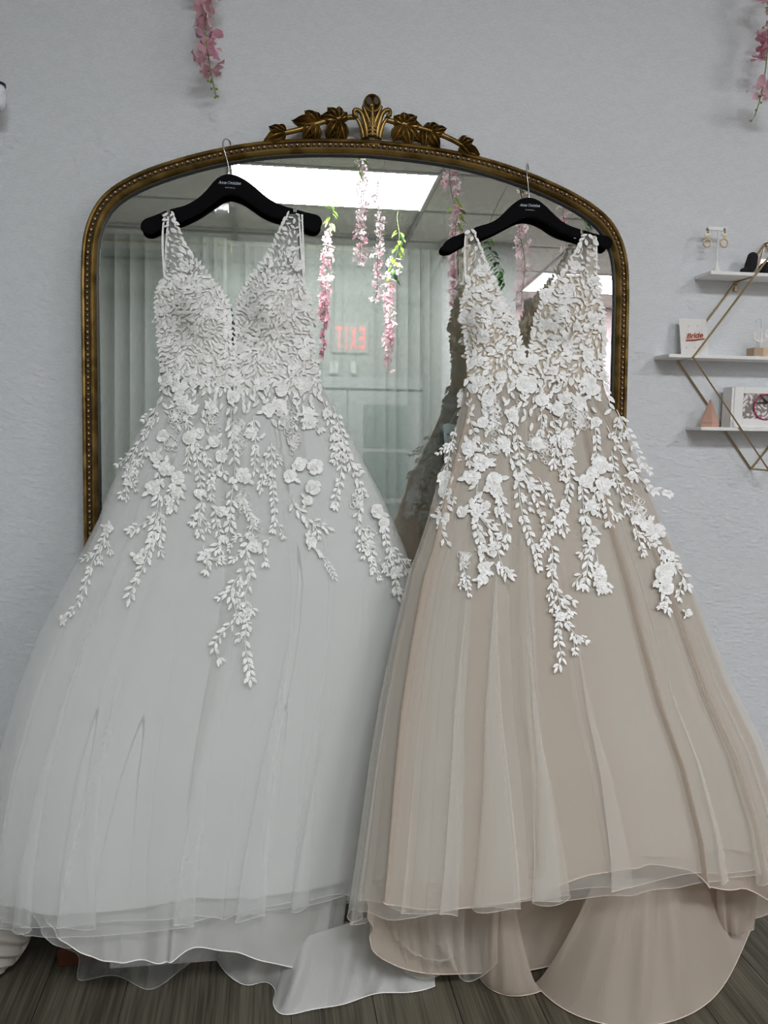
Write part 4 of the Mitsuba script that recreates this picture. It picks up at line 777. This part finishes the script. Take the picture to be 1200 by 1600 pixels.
y_ = -.106; tg = [(692, 664), (700, 661), (711, 664), (713, 700), (712, 742), (694, 742), (694, 690)]; g_ = Polygon([at(a, b, y_)[[0, 2]] for a, b in tg]); gm = extrude_poly(g_, .0012); gv = np.array(gm.vertices)
part(TG, 'card', ply((np.stack([gv[:, 0], y_ - gv[:, 2], gv[:, 1]], 1), np.array(gm.faces)), M_TAG))
pp = at(703, 679, y_ - .0012); part(TG, 'slot', ply(box(pp[0] - .008, pp[0] + .008, y_ - .0022, y_ - .0012, pp[2] - .001, pp[2] + .001), M_BLACK)); part(TG, 'string', ply(tube([at(702, 665, y_ - .001), at(708, 652, y_), at(716, 640, y_)], .0006, 5), M_TAG))

# ---------------------------------------------------------------- curtains, door and sign seen in the mirror
yr = YC + .10
zr = float(mir_y(345, 378, yr)[2]); xm = float(mir_y(352, 378, yr)[0])
M_CURT = sheer('sheer_curtain', (.41, .44, .405), .45, .9); M_ROD = prin('rod_brass', (.42, .36, .2), .35, .7)
def curtain(x0, x1, label, k, seed, op, dy=0.0):
    t = thing('sheer_curtain', label, 'curtain'); rng = np.random.default_rng(seed); n, m = int((x1 - x0) * 260), 30
    s = np.linspace(0, 1, n)[None]; v = np.linspace(0, 1, m)[:, None]
    ph = k * 2 * np.pi * s + 1.6 * np.sin(2 * np.pi * 3 * s + rng.uniform(0, 6)) + 1.1 * np.sin(2 * np.pi * 5 * s + rng.uniform(0, 6))
    am = (.6 + .4 * np.sin(2 * np.pi * 2.3 * s + rng.uniform(0, 6))) * np.clip(np.minimum(s, 1 - s) * 14, 0, 1)
    x = x0 + (x1 - x0) * s + (.018 + .012 * v) * np.cos(ph) * am; y = yr + dy + .022 * (.6 + .5 * v) * np.sin(ph) * am + 0 * v; z = zr + .012 - (zr - .03) * v + 0 * s
    part(t, 'fabric', ply((np.stack([x, y, z], -1).reshape(-1, 3), grid_faces(m, n)), op, smooth=True))
    part(t, 'header', ply((np.stack([x[:2], y[:2] + .001, np.stack([z[0] + 0 * s[0], z[0] - .035 + 0 * s[0]])], -1).reshape(-1, 3), grid_faces(2, n)), op, smooth=True))
curtain(XL + .04, xm + .012, 'gathered sheer curtain left of the brass rod bracket in the mirror', 22, 3, M_CURT, .055)
curtain(xm - .012, XP - .05, 'sheer curtain between the brass bracket and the partition, in front of the red exit sign', 17, 6, M_CURT)
RD = thing('curtain_rod', 'thin brass curtain rod under the ceiling in the mirror', 'curtain rod'); yq = yr - .06
part(RD, 'rod', ply(tube([[XL, yq, zr], [XP - .03, yq, zr]], .009, 10), M_ROD, smooth=True))
part(RD, 'bracket', ply(cat([box(xm - .045, xm + .045, yq - .006, yq + .03, zr - .012, zr + .014, .003), box(xm - .045, xm - .035, yq - .006, yq + .028, zr - .07, zr, .002), box(xm + .035, xm + .045, yq - .006, yq + .028, zr - .06, zr, .002), box(xm - .01, xm + .01, YC - .8, yq + .02, zr - .006, zr + .006, .002)]), M_ROD))
yw = YC - .8; M_DOORC = diffuse('door_paint', (.60, .62, .62)); M_PANE = prin('dark_pane', (.30, .36, .36), .15); M_RED = mat('exit_red', two({'type': 'diffuse', 'reflectance': rgb(.6, .10, .10)})); M_SIGN = diffuse('sign_white', (.62, .58, .56))
def Wm(px, py): return mir_y(px, py, yw + .02)
ex0, ex1 = Wm(575, 529), Wm(518, 529); cx_, cz_ = (ex0[0] + ex1[0]) / 2, Wm(549, 528)[2]; hw, hh = abs(ex0[0] - ex1[0]) / 2, (Wm(549, 505)[2] - Wm(549, 552)[2]) / 2
EX = thing('exit_sign', 'lit red EXIT sign above the door behind the sheer curtain', 'exit sign')
part(EX, 'housing', ply(box(cx_ - hw, cx_ + hw, yw, yw + .04, cz_ - hh, cz_ + hh, .004), M_SIGN))
_ls = []
for i_, ch in enumerate('EXIT'):
    m_ = meshkit.text_mesh(ch, hh * 1.4, .004, True); v_ = np.array(m_.vertices); w_ = hw * (.34 if ch != 'I' else .10); v_[:, 0] = (v_[:, 0] - v_[:, 0].min()) / np.ptp(v_[:, 0]) * w_ + (-.82, -.36, .16, .42)[i_] * hw; v_[:, 1] -= np.ptp(v_[:, 1]) / 2; _ls.append((v_, np.array(m_.faces)))
tv, tf_ = cat(_ls)
part(EX, 'lettering', {**ply((np.stack([cx_ - tv[:, 0], yw + .04 + tv[:, 2], cz_ + tv[:, 1]], 1), tf_), M_RED), 'emitter': {'type': 'area', 'radiance': rgb(.28, .05, .05)}}, 'red letters')
for a, b in ((514, 528), (547, 556)):  # white blocks put in for the lit patches over the door
    p, q = Wm(a, 585), Wm(b, 567); thing('lit_patch_block', f'small white block standing in for a lit patch on the door head, {"left" if a < 520 else "right"} one of two in the mirror', 'lamp', shape=ply(box(min(p[0], q[0]), max(p[0], q[0]), yw, yw + .07, p[2], q[2], .004), M_WHITE))
dz = Wm(560, 590)[2]; dx0, dx1 = Wm(660, 700)[0], Wm(420, 700)[0]; dx0, dx1 = min(dx0, dx1), max(dx0, dx1); dm = Wm(543, 640)[0]
struct('door_1', ply(cat([box(dx0 - .02, dx1 + .12, yw, yw + .05, dz - .09, dz, .004), box(dx1, dx1 + .1, yw, yw + .04, 0, dz - .09, .004), box(dx0 - .02, dx0, yw, yw + .04, 0, dz - .09, .004)]), M_DOORC), 'double door with glass panes behind the sheer curtain')
for (a, b) in ((dx0, dm - .006), (dm + .006, dx1)):
    lf = part('door_1', 'leaf', ply(box(a, b, yw + .002, yw + .02, .01, dz - .10, .003), M_DOORC))
    for (t0, t1) in ((632, 700), (706, 778), (786, 850)):
        z1, z0 = Wm(580, t0)[2], Wm(580, t1)[2]; part(lf, 'pane', ply(box(a + .12, b - .12, yw + .015, yw + .024, z0, z1, .002), M_PANE))
SEN = thing('ceiling_sensor', 'small white sensor on the ceiling above the brass curtain bracket', 'sensor'); c = mir_z(345, 318, CEIL)
part(SEN, 'body', ply(box(c[0] - .04, c[0] + .05, c[1] - .03, c[1] + .03, CEIL - .05, CEIL, .006), M_WHITE)); part(SEN, 'lens', ply(move(trimesh.creation.icosphere(2, .018), [c[0] - .04, c[1] + .02, CEIL - .055]), M_GREYM, smooth=True))

# ---------------------------------------------------------------- hanging wisteria
def petal_mesh(rng, n=4, spread=1.0):
    vs, fs, o = [], [], 0
    for i in range(n):
        a = i * 2 * np.pi / n + rng.uniform(-.3, .3); L = rng.uniform(.8, 1.1); W = rng.uniform(.55, .75)
        u = np.array([0, .35, .35, .35, .75, .75, .75, 1.0]); v = np.array([0, -.55, 0, .55, -.9, 0, .9, 0]); el = rng.uniform(.1, .9)
        x = L * u * math.cos(el); z = L * (u * math.sin(el) - .35 * u * u); y = W * v * .6; z = z + .12 * np.abs(v)
        vs.append(np.stack([x * math.cos(a) - y * math.sin(a), x * math.sin(a) + y * math.cos(a), z], 1)); fs.append(np.array([(0, 1, 2), (0, 2, 3), (1, 4, 5), (1, 5, 2), (2, 5, 6), (2, 6, 3), (4, 7, 5), (5, 7, 6)]) + o); o += 8
    return np.vstack(vs), np.vstack(fs)
def petalmat(name, c): return mat(name, {'type': 'principledthin', 'base_color': rgb(*c), 'roughness': .7, 'diff_trans': .9, 'spec_trans': 0.0, 'eta': 1.3})
PET = [petalmat('petal_pale', (.80, .68, .70)), petalmat('petal_pink', (.74, .46, .52)), petalmat('petal_rose', (.60, .30, .38))]
LEAFM = [petalmat('leaf_bright', (.30, .48, .06)), petalmat('leaf_green', (.13, .27, .06)), petalmat('leaf_dark', (.05, .12, .05))]; M_STEM = diffuse('stem_green', (.22, .28, .10)); M_TWIG = diffuse('stem_brown', (.16, .11, .07))
_rg = np.random.default_rng(77)
BLO = [[ply(petal_mesh(_rg, 4), PET[c], smooth=True) for _ in range(3)] for c in range(3)]
lu = np.array([0, .25, .25, .25, .6, .6, .6, 1]); lvv = np.array([0, -.8, 0, .8, -.9, 0, .9, 0]); lz = np.array([0, .06, -.04, .06, .04, -.08, .04, -.16])
LEA = [ply((np.stack([lu, lvv * .24, lz], 1), np.array([(0, 1, 2), (0, 2, 3), (1, 4, 5), (1, 5, 2), (2, 5, 6), (2, 6, 3), (4, 7, 5), (5, 7, 6)])), LEAFM[c], smooth=True) for c in range(3)]
def rmat(rng, down=False):
    q = rng.normal(size=4); q /= np.linalg.norm(q); return trimesh.transformations.quaternion_matrix(q)[:3, :3]
def wisteria(label, pts, segs, seed, size=.016, top=True):
    """pts: stem as points of the room; segs: (from, to, what, number, radius, colours)"""
    rng = np.random.default_rng(seed); P = np.asarray(pts, float)
    if top: P = np.vstack([[P[0][0], P[0][1], CEIL + .0]] * (1 if P[0][2] < CEIL - .02 else 0) + [P]) if P[0][2] < CEIL - .02 else P
    t = thing('wisteria_garland', label, 'artificial flowers', 'hanging wisteria garlands')
    C = smooth_curve(P, 60) if len(P) > 2 else polyline(P, 60); part(t, 'stem', ply(tube(C, .0014, 5), M_STEM, smooth=True))
    zz = C[:, 2]
    for z0, z1, what, num, rad, cols in segs:
        num = int(num * (1.45 if what == 'b' and top and len(pts) > 5 else 1)) 
        for i in range(num):
            f = (i + rng.uniform(.1, .9)) / num; z = z0 + (z1 - z0) * f; k = int(np.argmin(np.abs(zz - z))); c = C[k]
            a = rng.uniform(0, 6.28); d = np.array([math.cos(a), math.sin(a), 0]); r = rad * rng.uniform(.3, 1.0)
            if what == 'b':
                s = size * rng.uniform(.95, 1.45); R = rmat(rng) * s; p = c + d * r
                part(t, 'blossom', {**BLO[cols[int(rng.integers(len(cols)))]][int(rng.integers(3))], 'to_world': xf(p, R)})
            elif what == 'l':
                s = size * rng.uniform(2.2, 3.2); ex = d * .8 + np.array([0, 0, -rng.uniform(.3, .9)]); ex /= np.linalg.norm(ex); ey = np.cross([0, 0, 1], ex); ey /= np.linalg.norm(ey); ez = np.cross(ex, ey)
                part(t, 'leaf', {**LEA[cols[int(rng.integers(len(cols)))]], 'to_world': xf(c + d * rad * .15, np.stack([ex, ey, ez], 1) * s)})
            else:
                p = c + d * r * 1.2 - np.array([0, 0, r]); part(t, 'bud', ply(cat([tube([c, (c + p) / 2 - [0, 0, .002], p], .0008, 4), move(trimesh.creation.icosphere(1, .0028), p, None)]), M_STEM))
def mw(pts, y): return [mir_y(a, b, y) for a, b in pts]
def zs(py, y, px=600): return float(mir_y(px, py, y)[2])
def reflected(label, px, y, segs, seed, size=.016):
    wisteria(label, mw(px, y), [(zs(a, y, px[0][0]), zs(b, y, px[0][0]), w, n, r, c) for a, b, w, n, r, c in segs], seed, size)
y1 = float(mir_z(512, 262, CEIL)[1]); y4 = float(mir_z(622, 328, CEIL)[1])
reflected('pink wisteria on a long bare stem, nearest the white gown in the mirror', [(512, 262), (515, 310), (517, 345), (513, 365), (510, 420), (507, 480), (506, 520), (505, 562)], y1, [(312, 352, 'l', 11, .05, (0, 0, 1)), (350, 400, 'b', 22, .034, (0,)), (395, 500, 'b', 56, .036, (0, 1, 1)), (460, 505, 'b', 16, .03, (2, 1)), (505, 560, 'b', 12, .018, (2,))], 1, .017)
reflected('greyish pink wisteria hanging in front of the bright ceiling panel', [(563, 246), (565, 300), (562, 350), (563, 385), (560, 418)], -2.3, [(246, 262, 'l', 5, .07, (0, 1)), (248, 310, 'b', 22, .026, (0,)), (315, 412, 'b', 56, .04, (0, 0, 1))], 2, .018)
reflected('thin sparse pale wisteria between the two fuller garlands', [(594, 278), (589, 300), (592, 335), (594, 350), (591, 380), (590, 430), (588, 460), (583, 474)], -2.4, [(278, 330, 'b', 12, .025, (0,)), (335, 400, 'b', 26, .03, (0,)), (400, 474, 'b', 20, .035, (0, 1))], 3, .016)
reflected('pink wisteria with bright green leaves hanging in the middle of the mirror', [(622, 330), (622, 352), (624, 366), (619, 400), (612, 436), (608, 455), (610, 500), (607, 530), (606, 555), (608, 580)], y4, [(358, 440, 'l', 26, .09, (0, 0, 1, 2)), (400, 440, 'b', 9, .06, (0,)), (440, 545, 'b', 62, .042, (0, 1, 1)), (510, 580, 'b', 14, .03, (2, 1))], 4, .020)
reflected('large pink wisteria passing behind the left arm of the champagne hanger', [(702, 262), (704, 290), (708, 312), (714, 335), (712, 355), (710, 385), (709, 430), (710, 482)], -1.7, [(264, 306, 'b', 26, .04, (1, 0)), (305, 355, 'l', 9, .05, (0, 1)), (320, 375, 'b', 20, .028, (0, 1)), (385, 480, 'b', 46, .026, (0, 1))], 5, .016)
reflected('pale pink wisteria seen below the middle of the champagne hanger', [(815, 288), (818, 330), (812, 350), (815, 380), (820, 410), (818, 440), (815, 478)], -1.8, [(288, 312, 'b', 12, .03, (1, 0)), (292, 312, 'l', 3, .03, (1,)), (338, 478, 'b', 56, .04, (0, 0, 1))], 6, .015)
reflected('short pink wisteria at the upper right inside the mirror', [(882, 312), (880, 335), (884, 360), (876, 400)], -1.6, [(312, 350, 'b', 18, .03, (1, 0)), (350, 400, 'b', 10, .025, (0,))], 7, .014)
reflected('strand of dark green leaves inside the V between the champagne hanger and its bodice', [(770, 335), (763, 375), (768, 395), (780, 420), (788, 447)], -2.0, [(372, 447, 'l', 26, .03, (1, 2, 2))], 8, .015)
reflected('sprig of green leaves at the upper right inside the mirror frame', [(912, 325), (914, 345), (916, 368)], -1.7, [(330, 368, 'l', 10, .03, (1, 2))], 9, .013)
yd = -.10
def direct(label, px, segs, seed, size):
    wisteria(label, [at(a, b, yd) for a, b in px], [(float(at(px[0][0], a, yd)[2]), float(at(px[0][0], b, yd)[2]), w, n, r, c) for a, b, w, n, r, c in segs], seed, size)
direct('pink wisteria hanging on the wall above the left of the mirror', [(323, -30), (323, 0), (321, 40), (325, 85), (330, 115), (337, 148)], [(-60, 45, 'b', 16, .026, (1, 0)), (45, 112, 'b', 9, .022, (1, 2)), (108, 148, 'd', 7, .010, ())], 11, .022)
direct('pink wisteria hanging on the wall at the upper right edge above the shelf', [(1203, -60), (1202, 0), (1200, 60), (1196, 110), (1190, 145), (1180, 180)], [(-60, 60, 'b', 14, .022, (1, 0)), (60, 100, 'b', 6, .022, (1, 2)), (130, 150, 'b', 3, .02, (0, 1)), (0, 32, 'd', 4, .018, ()), (140, 182, 'd', 5, .010, ())], 12, .022)
